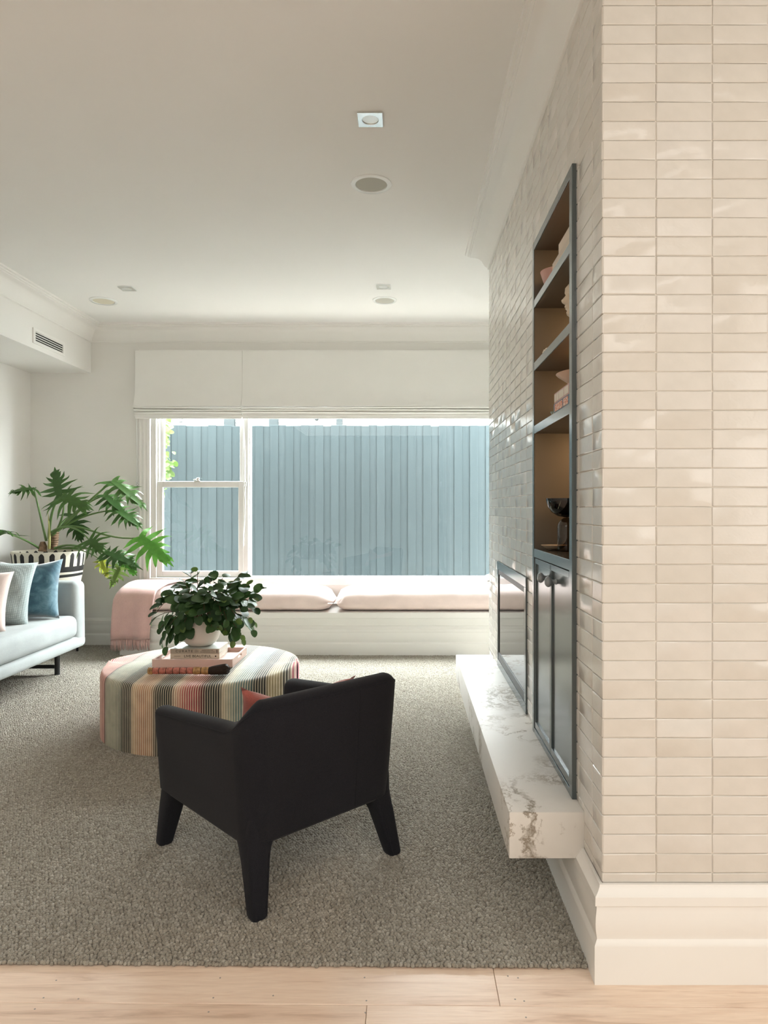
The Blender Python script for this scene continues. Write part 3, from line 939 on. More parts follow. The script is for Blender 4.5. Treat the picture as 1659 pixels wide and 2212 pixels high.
MB().box(0.535, NX1 - 0.012, CY0 + 0.04, CY1 - 0.034, NZ0 + 0.002, NZ0 + 0.016).build('base_panel', M_niche, cab)
MB().rbox(cx_, XW + 0.012, CY0, CY0 + 0.036, CZ0, CZ1, 0.0015, 1).build('stile', M_teal, cab)
MB().rbox(cx_, cx_ + 0.0035, CY1 - 0.030, CY1, CZ0, CZ1, 0.0008, 1).box(cx_ + 0.003, XW + 0.012, CY1 - 0.0155, CY1 - 0.0005, CZ0, CZ1 - 0.001).build('stile', M_teal, cab)
MB().rbox(cx_ + .0005, cx_ + 0.0045, CY0 + 0.036, CY1 - 0.030, CZ1 - 0.032, CZ1, 0.0008, 1).box(cx_ + 0.004, XW + 0.012, CY0 + 0.036, CY1 - 0.030, CZ1 - 0.012, CZ1 - 0.001).build('top_rail', M_teal, cab)
MB().rbox(cx_ + .0005, XW + 0.012, CY0 + 0.036, CY1 - 0.030, CZ0, CZ0 + 0.022, 0.0015, 1).build('bottom_rail', M_teal, cab)
M_counter = mat_plain('dark_counter', (0.030, 0.027, 0.024, 1), 0.15, 0.5)
SH = [(2.074, 2.106), (1.821, 1.854), (1.568, 1.600), (1.072, 1.106)]
for q, (a, b) in enumerate(SH):
    s = MB().rbox(cx_ + 0.0006, cx_ + 0.0045, CY0 + 0.036, CY1 - 0.030, a, b, 0.0008, 1).build('counter_edge' if q == 3 else 'shelf_edge', M_teal, cab)
    MB().box(cx_ + 0.004, NX1 - 0.012, CY0 + 0.038, CY1 - 0.030, a + 0.0008, b - 0.0008).build('counter' if q == 3 else 'shelf', M_counter if q == 3 else M_niche, s)
# shaker doors
dz0, dz1 = CZ0 + 0.024, 1.068
ymid = (CY0 + 0.036 + CY1 - 0.030) / 2
for (a, b, ky) in ((CY0 + 0.038, ymid - 0.0015, ymid - 0.068), (ymid + 0.0015, CY1 - 0.032, ymid + 0.068)):
    d = MB()
    wst = 0.030
    for p0, p1, q0, q1 in ((a, a + wst * 0.55, dz0, dz1), (b - wst * 0.55, b, dz0, dz1), (a + wst * 0.55, b - wst * 0.55, dz1 - 0.022, dz1), (a + wst * 0.55, b - wst * 0.55, dz0, dz0 + 0.026)):
        d.rbox(cx_ + 0.003, cx_ + 0.020, p0, p1, q0, q1, 0.0012, 1)
    door = d.build('door', M_teal, cab)
    MB().box(cx_ + 0.0095, cx_ + 0.016, a + 0.014, b - 0.014, dz0 + 0.022, dz1 - 0.018).build('door_panel', M_teal, door)
    kz = 1.012
    prof = [(0.0, 0.040), (0.009, 0.0392), (0.0155, 0.036), (0.0188, 0.030), (0.0190, 0.026), (0.0165, 0.0205), (0.011, 0.0165), (0.0080, 0.012), (0.0075, 0.006), (0.0095, 0.002), (0.011, 0.0), (0.0, 0.0)]
    n = 22
    rings = [[(cx_ + 0.0096 - z_, ky + r_ * math.cos(2 * math.pi * j / n), kz + r_ * math.sin(2 * math.pi * j / n)) for j in range(n)] for r_, z_ in prof]
    kn = MB().loft(rings, cap=False).build('knob', M_knob, door, 60)
# LED strips tucked under the shelves at the near stile
M_led = N('warm_led'); M_led.b.inputs['Emission Color'].default_value = (1.0, 0.62, 0.30, 1); M_led.b.inputs['Emission Strength'].default_value = 3.0
M_led = M_led.m
for q, zc in enumerate((CZ1 - 0.032, SH[0][0] + 0.002, SH[1][0] + 0.002, SH[2][0] + 0.002)):
    MB().rbox(NX1 - 0.028, NX1 - 0.016, CY0 + 0.06, CY1 - 0.06, zc - 0.008, zc, 0.002, 1).build('led_strip', M_led, cab)
    l = bpy.data.lights.new('shelf_led', 'AREA'); l.shape = 'RECTANGLE'; l.size = 0.012; l.size_y = 0.45
    l.energy = (1.5, 1.5, 1.6, 2.3)[q]; l.color = (1.0, 0.60, 0.28)
    lo = bpy.data.objects.new('shelf_led', l); COL.objects.link(lo)
    lo.location = (NX1 - 0.034, (CY0 + CY1) / 2, zc - 0.011)
    lo.rotation_euler = (0, math.radians(25), 0)

# things in the niche
def shade_obj(mb, name, mat, label, cat, loc, smooth=60):
    t = thing(name, label, cat, loc)
    return t
def book(name, x0_, x1_, y0_, y1_, z0_, z1_, m_cover, label, m_pages=None, spine='-x', loc=None, over=0.003):
    t = thing(name, label, 'book', ((x0_ + x1_) / 2, (y0_ + y1_) / 2, z0_))
    th = 0.0025
    c = MB()
    c.rbox(x0_, x1_, y0_, y1_, z0_, z0_ + th, 0.0008, 1).rbox(x0_, x1_, y0_, y1_, z1_ - th, z1_, 0.0008, 1)
    if spine == '-x': c.rbox(x0_, x0_ + th, y0_, y1_, z0_ + th * .5, z1_ - th * .5, 0.0008, 1)
    else: c.rbox(x0_, x1_, y0_, y0_ + th, z0_ + th * .5, z1_ - th * .5, 0.0008, 1)
    c.build('cover', m_cover, t)
    if spine == '-x': MB().box(x0_ + th, x1_ - over, y0_ + over, y1_ - over, z0_ + th, z1_ - th).build('pages', m_pages or M_pages, t)
    else: MB().box(x0_ + over, x1_ - over, y0_ + th, y1_ - over, z0_ + th, z1_ - th).build('pages', m_pages or M_pages, t)
    return t
M_pages = mat_plain('paper', (0.72, 0.68, 0.60, 1), 0.9, 0.1)
M_cream = mat_plain('cream_cloth', (0.62, 0.55, 0.47, 1), 0.8, 0.2)
M_cream2 = mat_plain('ivory_cloth', (0.66, 0.58, 0.49, 1), 0.8, 0.2)
M_ink = mat_plain('ink', (0.03, 0.025, 0.02, 1), 0.7, 0.2)
M_greyink = mat_plain('grey_ink', (0.16, 0.135, 0.11, 1), 0.7, 0.2)
zs = SH[0][1]
book('art_book', 0.522, 0.70, 2.175, 2.435, zs + 0.0005, zs + 0.033, M_cream, 'longer cream book lying lowest on the top shelf')
book('art_book', 0.524, 0.70, 2.165, 2.345, zs + 0.0335, zs + 0.068, M_cream2, 'shorter ivory book lying on the cream book on the top shelf')
bk = [o for o in COL.objects if o.name.startswith('art_book') and o.type == 'EMPTY']
Mside = lambda x, y, zz: Matrix.Translation(Vector((x, y, zz))) @ Matrix(((0, 0, -1), (-1, 0, 0), (0, 1, 0))).to_4x4()
# a flowering air plant of thin curled blades
M_airplant = mat_plain('dark_blade', (0.09, 0.08, 0.06, 1), 0.6, 0.3)
ap = thing('air_plant', 'tiny dark spiky ornament on the ivory book of the top shelf', 'ornament', (0.565, 2.26, zs + 0.068))
apb = MB()
ra = random.Random(2)
MB().lathe([(0.0, 0.0), (0.014, 0.0), (0.018, 0.008), (0.010, 0.018), (0.0, 0.02)], (0.565, 2.26, zs + 0.068), 12).build('bulb', M_airplant, ap, 60)
for q in range(16):
    a = q * 2.4
    el = ra.uniform(0.2, 1.2)
    d = Vector((math.cos(a) * math.cos(el), math.sin(a) * math.cos(el), math.sin(el)))
    b0 = Vector((0.565, 2.26, zs + 0.08))
    MB().tube([b0, b0 + d * 0.02, b0 + d * 0.038 + Vector((0, 0, -0.004))], [0.003, 0.0022, 0.0004], 5).build('blade', M_airplant, ap, 60)
M_pinkcer = mat_plain('pink_ceramic', (0.55, 0.34, 0.29, 1), 0.55, 0.3)
M_peach = mat_plain('peach_ceramic', (0.62, 0.44, 0.32, 1), 0.5, 0.3)
M_bust = mat_plain('cream_plaster', (0.66, 0.55, 0.42, 1), 0.55, 0.3, var=0.05, vscale=20)
tag(MB().lathe([(0.0, 0.0), (0.030, 0.0), (0.034, 0.006), (0.052, 0.035), (0.062, 0.066), (0.067, 0.082), (0.064, 0.082), (0.058, 0.066), (0.045, 0.034), (0.028, 0.010), (0.0, 0.008)], (0.590, 2.655, zs), 36).build('bowl', M_pinkcer, None, 60),
    'small pink ceramic bowl at the far end of the top shelf', 'bowl')

# plaster head, profile towards the far end of the shelf
zs = SH[1][1]
bust = thing('plaster_head', 'cream plaster head in profile on the second shelf down', 'sculpture', (0.60, 2.375, zs))
hb = MB()
# (z, half width x, back y, front y) rings, front = +y (towards the far side)
hr = [(0.000, 0.040, -0.045, 0.040), (0.012, 0.038, -0.043, 0.037), (0.030, 0.030, -0.036, 0.018), (0.055, 0.027, -0.034, 0.012), (0.072, 0.030, -0.038, 0.020), (0.078, 0.033, -0.042, 0.044), (0.088, 0.036, -0.047, 0.058), (0.097, 0.039, -0.052, 0.060), (0.103, 0.041, -0.055, 0.056),
      (0.109, 0.043, -0.058, 0.064), (0.114, 0.044, -0.060, 0.061), (0.119, 0.045, -0.061, 0.066), (0.124, 0.046, -0.062, 0.061), (0.130, 0.047, -0.064, 0.076), (0.137, 0.048, -0.065, 0.078), (0.148, 0.050, -0.067, 0.068), (0.157, 0.051, -0.068, 0.061), (0.165, 0.052, -0.069, 0.066), (0.180, 0.051, -0.067, 0.064), (0.194, 0.045, -0.058, 0.052), (0.205, 0.033, -0.042, 0.035), (0.212, 0.016, -0.020, 0.016), (0.214, 0.002, -0.003, 0.002)]
n = 28
rings = []
for zz, hw, yb_, yf_ in hr:
    ring = []
    for j in range(n):
        a = 2 * math.pi * j / n
        cx2, sy2 = math.cos(a), math.sin(a)
        k_ = max(0, sy2)
        base_f = min(yf_, 0.062) if zz > 0.075 else yf_
        nose = (yf_ - base_f) * (k_ ** 10)
        dent = 0.0
        ring.append((0.60 + hw * cx2 * (0.95 if sy2 < 0 else 0.90), 2.375 + ((-yb_) * sy2 if sy2 < 0 else base_f * sy2 ** 0.8) + nose, zs + zz))
    rings.append(ring)
hx, hy = 0.618, 2.375
def turn(p): return (hx - (p[1] - 2.375), hy + (p[0] - 0.60), p[2])
hb.loft([[turn(p) for p in r] for r in rings])
hb.build('head', M_bust, bust, 180)
for sgn in (-1, 1):
    MB().lathe([(0, -0.006), (0.009, -0.003), (0.010, 0.002), (0.006, 0.006), (0, 0.007)], turn((0.60 + sgn * 0.020, 2.375 + 0.047, zs + 0.158)), 12).build('eye', M_bust, bust, 80)
    ear = [turn((0.60 + sgn * (0.046 + 0.004 * math.sin(a * 2)), 2.375 - 0.006 + 0.010 * math.cos(a), zs + 0.145 + 0.017 * math.sin(a))) for a in [q * 0.5 for q in range(13)]]
    MB().tube(ear, 0.004, 6).build('ear', M_bust, bust, 80)
MB().tube([turn((0.60 - 0.016, 2.375 + 0.054, zs + 0.1145)), turn((0.60, 2.375 + 0.0625, zs + 0.1145)), turn((0.616, 2.375 + 0.054, zs + 0.1145))], [0.002, 0.0045, 0.002], 6).build('lips', M_bust, bust, 80)

# string of wooden beads along the edge of the same shelf
M_bead = mat_plain('pale_bead', (0.62, 0.58, 0.50, 1), 0.5, 0.3)
beads = thing('bead_string', 'short string of pale beads on the edge of the second shelf', 'ornament', (0.535, 2.55, zs))
bp = []
for q in range(13):
    a = q / 12 * 2 * math.pi
    p = Vector((0.545 + 0.018 * math.cos(a), 2.585 + 0.050 * math.sin(a), zs + 0.0085))
    bp.append(p)
    MB().lathe([(0, -0.008), (0.006, -0.006), (0.0085, 0), (0.006, 0.006), (0, 0.008)], p, 10).build('bead', M_bead, beads, 80)
MB().tube(bp, 0.0015, 5).build('thread', M_bead, beads)

# third shelf: two books and a wide bowl, small dish
zs = SH[2][1]
M_bookpink = mat_plain('pink_cloth', (0.55, 0.38, 0.36, 1), 0.7, 0.2)
M_bookblue = mat_plain('blue_cloth', (0.16, 0.24, 0.31, 1), 0.7, 0.2)
kp = N('patterned_panel')
_v = kp.coords()
_vo = kp.n('ShaderNodeTexVoronoi'); _vo.inputs['Scale'].default_value = 190; kp.l(_v, _vo.inputs['Vector'])
_sep = kp.n('ShaderNodeSeparateColor'); kp.l(_vo.outputs['Color'], _sep.inputs[0])
kp.col(kp.ramp(_sep.outputs[0], [(0.0, lin(196, 120, 96)), (0.35, lin(222, 190, 176)), (0.55, lin(214, 150, 130)), (0.8, lin(224, 212, 196))], 'CONSTANT')).set(rough=0.7)
M_pattern = kp.m
b1 = book('pattern_book', 0.520, 0.74, 2.168, 2.405, zs + 0.0005, zs + 0.034, M_bookblue, 'blue book with patterned spine panels, under the pink book on the third shelf')
MB().box(0.5190, 0.5201, 2.270, 2.385, zs + 0.005, zs + 0.030).build('spine_panel', M_pattern, b1)
MB().box(0.5190, 0.5201, 2.190, 2.255, zs + 0.005, zs + 0.030).build('spine_panel', M_pattern, b1)
b2 = book('pattern_book', 0.521, 0.74, 2.168, 2.400, zs + 0.0345, zs + 0.070, M_bookpink, 'pink book with pale spine squares between the blue book and wide bowl')
for (a, b) in ((2.365, 2.394), (2.330, 2.358), (2.255, 2.322), (2.19, 2.245)):
    MB().box(0.5200, 0.5211, a, b, zs + 0.040, zs + 0.065).build('spine_square', M_pages, b2)
tag(MB().lathe([(0.0, 0.0), (0.035, 0.0), (0.037, 0.005), (0.075, 0.036), (0.115, 0.064), (0.121, 0.070), (0.117, 0.070), (0.073, 0.041), (0.030, 0.009), (0.0, 0.008)], (0.648, 2.45 - 0.06, zs + 0.070), 44).build('bowl', M_peach, None, 60),
    'wide peach bowl standing on the two books of the third shelf', 'bowl')
M_dish = mat_plain('sage_ceramic', (0.22, 0.27, 0.22, 1), 0.3, 0.5)
tag(MB().lathe([(0.0, 0.0), (0.012, 0.0), (0.022, 0.010), (0.026, 0.018), (0.024, 0.018), (0.018, 0.010), (0.0, 0.004)], (0.549, 2.475, zs), 22).build('dish', M_dish, None, 60),
    'tiny sage green dish on the third shelf edge beyond the books', 'dish')
M_brassy = mat_plain('straw_disc', (0.50, 0.38, 0.20, 1), 0.5, 0.3)
tag(MB().lathe([(0.0, 0.0), (0.014, 0.0), (0.016, 0.004), (0.012, 0.012), (0.0, 0.014)], (0.538, 2.428, zs), 18).build('trinket', M_brassy, None, 60),
    'straw coloured trinket between the sage dish and blue book', 'ornament')

# big bay: smoky glass goblet and shell dish
zs = SH[3][1]
def smoke(name, c, rough, thin):
    k = N(name)
    tr = k.n('ShaderNodeBsdfTransparent'); tr.inputs[0].default_value = c
    gl = k.n('ShaderNodeBsdfGlossy'); gl.inputs['Roughness'].default_value = rough
    fr_ = k.n('ShaderNodeFresnel'); fr_.inputs['IOR'].default_value = 1.6
    mx = k.n('ShaderNodeMixShader')
    front_only(k, fr_, mx); k.l(tr.outputs[0], mx.inputs[1]); k.l(gl.outputs[0], mx.inputs[2])
    k.l(mx.outputs[0], k.out.inputs['Surface'])
    return k.m
M_smoke = smoke('smoke_glass', (0.16, 0.19, 0.21, 1), 0.03, True)
M_smokestem = smoke('bronze_glass', (0.42, 0.38, 0.32, 1), 0.03, True)
gob = thing('glass_goblet', 'smoky dark glass goblet vase in the tall open bay', 'vase', (0.612, 2.595, zs))
gc = (0.612, 2.595, zs)
MB().lathe([(0.0, 0.0), (0.034, 0.0), (0.036, 0.004), (0.036, 0.092), (0.032, 0.108), (0.022, 0.120), (0.012, 0.126), (0.0, 0.127)], gc, 36).build('stem', M_smokestem, gob, 60)
MB().lathe([(0.0, 0.127), (0.013, 0.128), (0.035, 0.133), (0.058, 0.147), (0.072, 0.168), (0.078, 0.190), (0.079, 0.200), (0.076, 0.200), (0.074, 0.189), (0.067, 0.169), (0.053, 0.151), (0.03, 0.138), (0.0, 0.134)], gc, 44).build('bowl', M_smoke, gob, 60)
M_shell = mat_plain('shell_dish', (0.56, 0.44, 0.31, 1), 0.5, 0.3, var=0.08, vscale=80)
sd = thing('shell_dish', 'shallow cream oval dish with beaded rim behind the goblet', 'dish', (0.572, 2.68, zs))
rings = []
prof = [(0.25, 0.0), (0.40, 0.001), (0.75, 0.012), (1.0, 0.026), (0.96, 0.027), (0.70, 0.015), (0.30, 0.006)]
n = 40
for rr, zz in prof:
    rings.append([(0.580 + 0.050 * rr * math.cos(2 * math.pi * j / n), 2.675 + 0.046 * rr * math.sin(2 * math.pi * j / n), zs + zz * 0.68) for j in range(n)])
MB().loft(rings).build('dish_body', M_shell, sd, 60)
for j in range(44):
    a = 2 * math.pi * j / 44
    MB().lathe([(0, -0.0018), (0.0024, 0), (0, 0.0018)], (0.580 + 0.049 * math.cos(a), 2.675 + 0.045 * math.sin(a), zs + 0.0178), 7).build('rim_bead', M_shell, sd, 80)

# ------------------------------------------------------------------ window seat
YBF = 5.868
bench = thing('window_seat', 'white built-in window seat with moulded plinth under the window', 'bench', (-0.6, 6.05, 0))
MB().rbox(-2.420, XR - 0.002, YBF, YR - 0.03, 0.0, 0.330, 0.003, 1).build('front_panel', M_trim, bench)
MB().rbox(-2.486, XR - 0.002, 5.822, YR - 0.002, 0.327, 0.377, 0.004, 2).build('seat_board', M_trim, bench)
sweep([(XR - 0.003, YBF), (-2.420, YBF), (-2.420, YR - 0.03)], BASE).build('plinth_moulding', M_trim, bench, 30)

def puff_cushion(x0_, x1_, y0_, y1_, z0_, z1_, seed=0, nx=44, ny=16, wr=0.004):
    """long boxy seat cushion with plump crown and soft wrinkles"""
    r = random.Random(seed)
    ph = [r.uniform(0, 6.28) for _ in range(8)]
    top, bot = [], []
    for j in range(ny + 1):
        for i in range(nx + 1):
            u, v = i / nx * 2 - 1, j / ny * 2 - 1
            # rounded plan
            x = (x0_ + x1_) / 2 + (x1_ - x0_) / 2 * u
            y = (y0_ + y1_) / 2 + (y1_ - y0_) / 2 * v
            lx = (x1_ - x0_) / 2
            ex_, ey_ = 0.15, 0.17
            eu = max(0.0, 1 - (1 - abs(u)) * lx / ex_)
            ly = (y1_ - y0_) / 2
            ev = max(0.0, 1 - (1 - abs(v)) * ly / ey_)
            e_ = min(1.0, (eu ** 2.6 + ev ** 2.6) ** (1 / 2.6))
            prof_ = max(0.0, 1 - e_ ** 2.5) ** 0.5
            crown = 0.80 + 0.20 * (1 - u * u) ** 0.5 * (1 - v * v) ** 0.5 if abs(u) < 1 and abs(v) < 1 else 0.80
            w = wr * (math.sin(x * 21 + ph[0] + 3 * v) * math.sin(v * 4 + ph[1] + x * 5) + 0.6 * math.sin(x * 47 + ph[2] + v * 7) * (abs(v)))
            zm = z0_ + (z1_ - z0_) * 0.36
            top.append((x, y, zm + (z1_ - zm) * prof_ * crown + w * prof_))
            bot.append((x, y, zm - (zm - z0_) * prof_))
    mb = MB()
    nn = nx + 1
    fs = [(j * nn + i, j * nn + i + 1, (j + 1) * nn + i + 1, (j + 1) * nn + i) for j in range(ny) for i in range(nx)]
    mb.add(top, fs)
    mb.add(bot, [tuple(reversed(f)) for f in fs])
    return mb
def weld(o, d=0.0008):
    bm = bmesh.new(); bm.from_mesh(o.data)
    bmesh.ops.remove_doubles(bm, verts=bm.verts, dist=d)
    bmesh.ops.recalc_face_normals(bm, faces=bm.faces)
    bm.to_mesh(bm_me := o.data); bm.free()
    o.data.polygons.foreach_set('use_smooth', [True] * len(o.data.polygons))
    return o
c1 = weld(puff_cushion(-2.44, -0.628, 5.832, 6.255, 0.377, 0.590, 1).build('seat_cushion', M_pink, None, 180))
tag(c1, 'blush pink seat cushion beneath the pink throw, nearer the sofa', 'cushion', 'blush window seat cushions')
c2 = weld(puff_cushion(-0.618, 1.33, 5.832, 6.255, 0.377, 0.592, 2).build('seat_cushion', M_pink, None, 180))
tag(c2, 'blush pink seat cushion running behind the tiled wall by the fireplace', 'cushion', 'blush window seat cushions')

def pillow(w, h, t, name, mat, M, label, group=None, seed=0, nx=18, pinch=0.10, sag=0.0):
    r = random.Random(seed)
    vs_t, vs_b = [], []
    p = [r.uniform(0, 6.28) for _ in range(6)]
    for j in range(nx + 1):
        for i in range(nx + 1):
            u, v = i / nx * 2 - 1, j / nx * 2 - 1
            k_ = 1 - pinch * (1 - v * v) * abs(u) ** 2
            l_ = 1 - pinch * (1 - u * u) * abs(v) ** 2
            x, y = u * w / 2 * k_, v * h / 2 * l_
            y -= sag * (1 - abs(u)) * (v + 1) / 2 * h
            zz = t / 2 * ((1 - u ** 4) * (1 - v ** 4)) ** 0.55
            wv = 0.006 * math.sin(u * 3 + p[0] + v * 2) * math.sin(v * 4 + p[1]) + 0.004 * math.sin(u * 9 + v * 6 + p[2])
            edge = (1 - abs(u) ** 6) * (1 - abs(v) ** 6)
            vs_t.append((x, y, zz + wv * edge)); vs_b.append((x, y, -zz + wv * edge))
    nn = nx + 1
    fs = [(j * nn + i, j * nn + i + 1, (j + 1) * nn + i + 1, (j + 1) * nn + i) for j in range(nx) for i in range(nx)]
    mb = MB().add(vs_t, fs).add(vs_b, [tuple(reversed(f)) for f in fs])
    o = mb.build(name, mat, None, 180)
    weld(o)
    o.matrix_world = M
    return tag(o, label, 'cushion', group)
def lean(loc, facing, tilt, roll=0.0):
    """pillow frame: front normal faces horizontal vector 'facing', leaning back by tilt"""
    f = Vector((facing[0], facing[1], 0)).normalized()
    n = f * math.cos(tilt) + Vector((0, 0, math.sin(tilt)))
    up = Vector((0, 0, 1)) * math.cos(tilt) - f * math.sin(tilt)
    x = up.cross(n)
    M = Matrix((x, up, n)).transposed().to_4x4()
    M.translation = Vector(loc)
    return M @ Matrix.Rotation(roll, 4, 'Z')
pillow(0.40, 0.28, 0.09, 'scatter_cushion', mat_fabric('grey_linen', (0.42, 0.40, 0.38)), lean((0.905, 6.08, 0.640), (0, -1), 1.50), 'grey scatter cushion on the window seat, almost hidden by the tiled wall', seed=9)

# throw over the left end of the cushion, hanging to the floor
throw = thing('throw_blanket', 'blush wool throw with fringe hanging over the window seat end', 'blanket', (-2.32, 5.80, 0.08))
prof = [(6.24, 0.600), (6.17, 0.612), (6.08, 0.618), (5.98, 0.612), (5.90, 0.592), (5.845, 0.565), (5.815, 0.525), (5.800, 0.47), (5.795, 0.40), (5.795, 0.33), (5.796, 0.26), (5.798, 0.20), (5.800, 0.150)]
nx = 26
rings = []
for (yy, zz) in prof:
    ring = []
    f = max(0.0, min(1.0, (0.62 - zz) / 0.45))
    hang = max(0.0, min(1.0, (5.86 - yy) / 0.05))
    back = max(0.0, min(1.0, (yy - 5.84) / 0.35))
    for i in range(nx + 1):
        u = i / nx
        xl = -2.472 - 0.010 * hang - 0.018 * f + 0.02 * back
        xr_ = -2.125 + 0.125 * back - 0.055 * f
        x = xl + (xr_ - xl) * u
        wv = (0.010 * f) * math.sin(u * 9 + 1.0) + 0.006 * f * math.sin(u * 17 + zz * 6)
        e_ = 0.0
        dz = -0.045 * max(0, 1 - u / 0.16) ** 2 * (1 - f) - 0.010 * max(0, (u - 0.85) / 0.15) * (1 - f)
        ring.append((x, yy - wv * hang * 1.0 - 0.004, zz + dz + 0.003))
    rings.append(ring)
tb = MB().loft(rings, closed=False)
th = tb.build('blanket', M_throw, throw, 180)
sol = th.modifiers.new('thickness', 'SOLIDIFY'); sol.thickness = 0.008; sol.offset = 1.0
fr_m = MB()
rf = random.Random(4)
last = rings[-1]
for q in range(76):
    u = q / 75 * nx
    i0 = min(int(u), nx - 1)
    a, b = Vector(last[i0]), Vector(last[i0 + 1])
    p = a.lerp(b, u - i0)
    L_ = 0.095 + rf.uniform(-0.012, 0.006)
    sx_ = rf.gauss(0, 0.006)
    fr_m.tube([p + Vector((0, 0.002, 0.006)), p + Vector((sx_ * 0.4, -0.002, -L_ * 0.5)), p + Vector((sx_, 0.001, -L_))], [0.0022, 0.0026, 0.0014], 5)
fo = fr_m.build('fringe', M_throw, throw, 180)
fo['kind'] = 'stuff'

# ------------------------------------------------------------------ sofa along the left wall
sofa = thing('sofa', 'pale grey sofa with slim arms on black metal legs', 'sofa', (-2.9, 4.25, 0))
SX0, SX1, SY0, SY1 = -3.36, -2.482, 3.10, 5.315
MB().rbox(SX0, SX1 + 0.004, SY0, SY1 - 0.02, 0.205, 0.295, 0.030, 3).build('base', M_sofa, sofa, 40)
MB().rbox(SX0 + 0.18, SX1 + 0.012, SY0 + 0.15, SY1 - 0.150, 0.292, 0.462, 0.055, 4).build('seat_cushion', M_sofa, sofa, 50)
def arm(y0, y1):
    mb = MB().rbox(SX0, SX1, y0, y1, 0.235, 0.712, 0.048, 4)
    mb.v = [(x + (0.0 if x < -2.9 else -0.010 * (z - 0.23)), y, z) for x, y, z in mb.v]
    return mb.build('armrest', M_sofa, sofa, 50)
arm(SY1 - 0.165, SY1); arm(SY0, SY0 + 0.165)
MB().rbox(SX0, SX0 + 0.20, SY0 + 0.1, SY1 - 0.1, 0.235, 0.735, 0.05, 4).build('backrest', M_sofa, sofa, 50)
for yy in (5.155, 3.30):
    fm = MB()
    fm.tube([(-2.633, yy, 0.008), (-2.633, yy, 0.225)], 0.019, 14)
    fm.build('leg', M_black, sofa, 50)
    MB().tube([(-3.22, yy, 0.008), (-3.22, yy, 0.225)], 0.019, 14).build('leg', M_black, sofa, 50)
    MB().rbox(-3.22, -2.64, yy - 0.011, yy + 0.011, 0.058, 0.084, 0.004).build('crossbar', M_black, sofa)
    for xx in (-2.633, -3.22):
        MB().lathe([(0, 0), (0.021, 0), (0.021, 0.009), (0, 0.009)], (xx, yy, 0.0075), 14).build('foot', M_black, sofa, 40)
pillow(0.46, 0.44, 0.17, 'scatter_cushion', M_velvet, lean((-2.765, 5.000, 0.672), (0.10, -1), 0.24, 0.03), 'dark blue velvet cushion leaning on the sofa arm', 'cushions on the sofa', 1, sag=0.05)
pillow(0.50, 0.47, 0.15, 'scatter_cushion', M_knit, lean((-2.865, 4.735, 0.680), (0.42, -1), 0.30, -0.10), 'grey green knitted cushion between the blue and pink cushions', 'cushions on the sofa', 2)
pillow(0.46, 0.42, 0.15, 'scatter_cushion', M_palepink, lean((-2.845, 4.46, 0.655), (0.35, -1), 0.30, -0.06), 'pale pink cushion at the photo edge, nearest on the sofa', 'cushions on the sofa', 3)

# ------------------------------------------------------------------ plant stand, painted pot with philodendron
PC = Vector((-3.055, 5.84, 0))
stand = thing('plant_stand', 'black metal plant stand behind the sofa holding the striped pot', 'plant stand', (PC.x, PC.y, 0))
for sx_, sy_ in ((1, 1), (1, -1), (-1, 1), (-1, -1)):
    MB().rbox(PC.x + sx_ * 0.165 - 0.008, PC.x + sx_ * 0.165 + 0.008, PC.y + sy_ * 0.165 - 0.008, PC.y + sy_ * 0.165 + 0.008, 0.0075, 0.44, 0.002, 1).build('leg', M_black, stand)
for sx_ in (1, -1):
    MB().rbox(PC.x - 0.158, PC.x + 0.158, PC.y + sx_ * 0.165 - 0.006, PC.y + sx_ * 0.165 + 0.006, 0.045, 0.058, 0.002, 1).build('crossbar', M_black, stand)
    MB().rbox(PC.x + sx_ * 0.165 - 0.006, PC.x + sx_ * 0.165 + 0.006, PC.y - 0.158, PC.y + 0.158, 0.425, 0.438, 0.002, 1).build('crossbar', M_black, stand)
MB().lathe([(0, 0.430), (0.225, 0.430), (0.225, 0.440), (0, 0.440)], (PC.x, PC.y, 0), 40).build('tray', M_black, stand, 40)

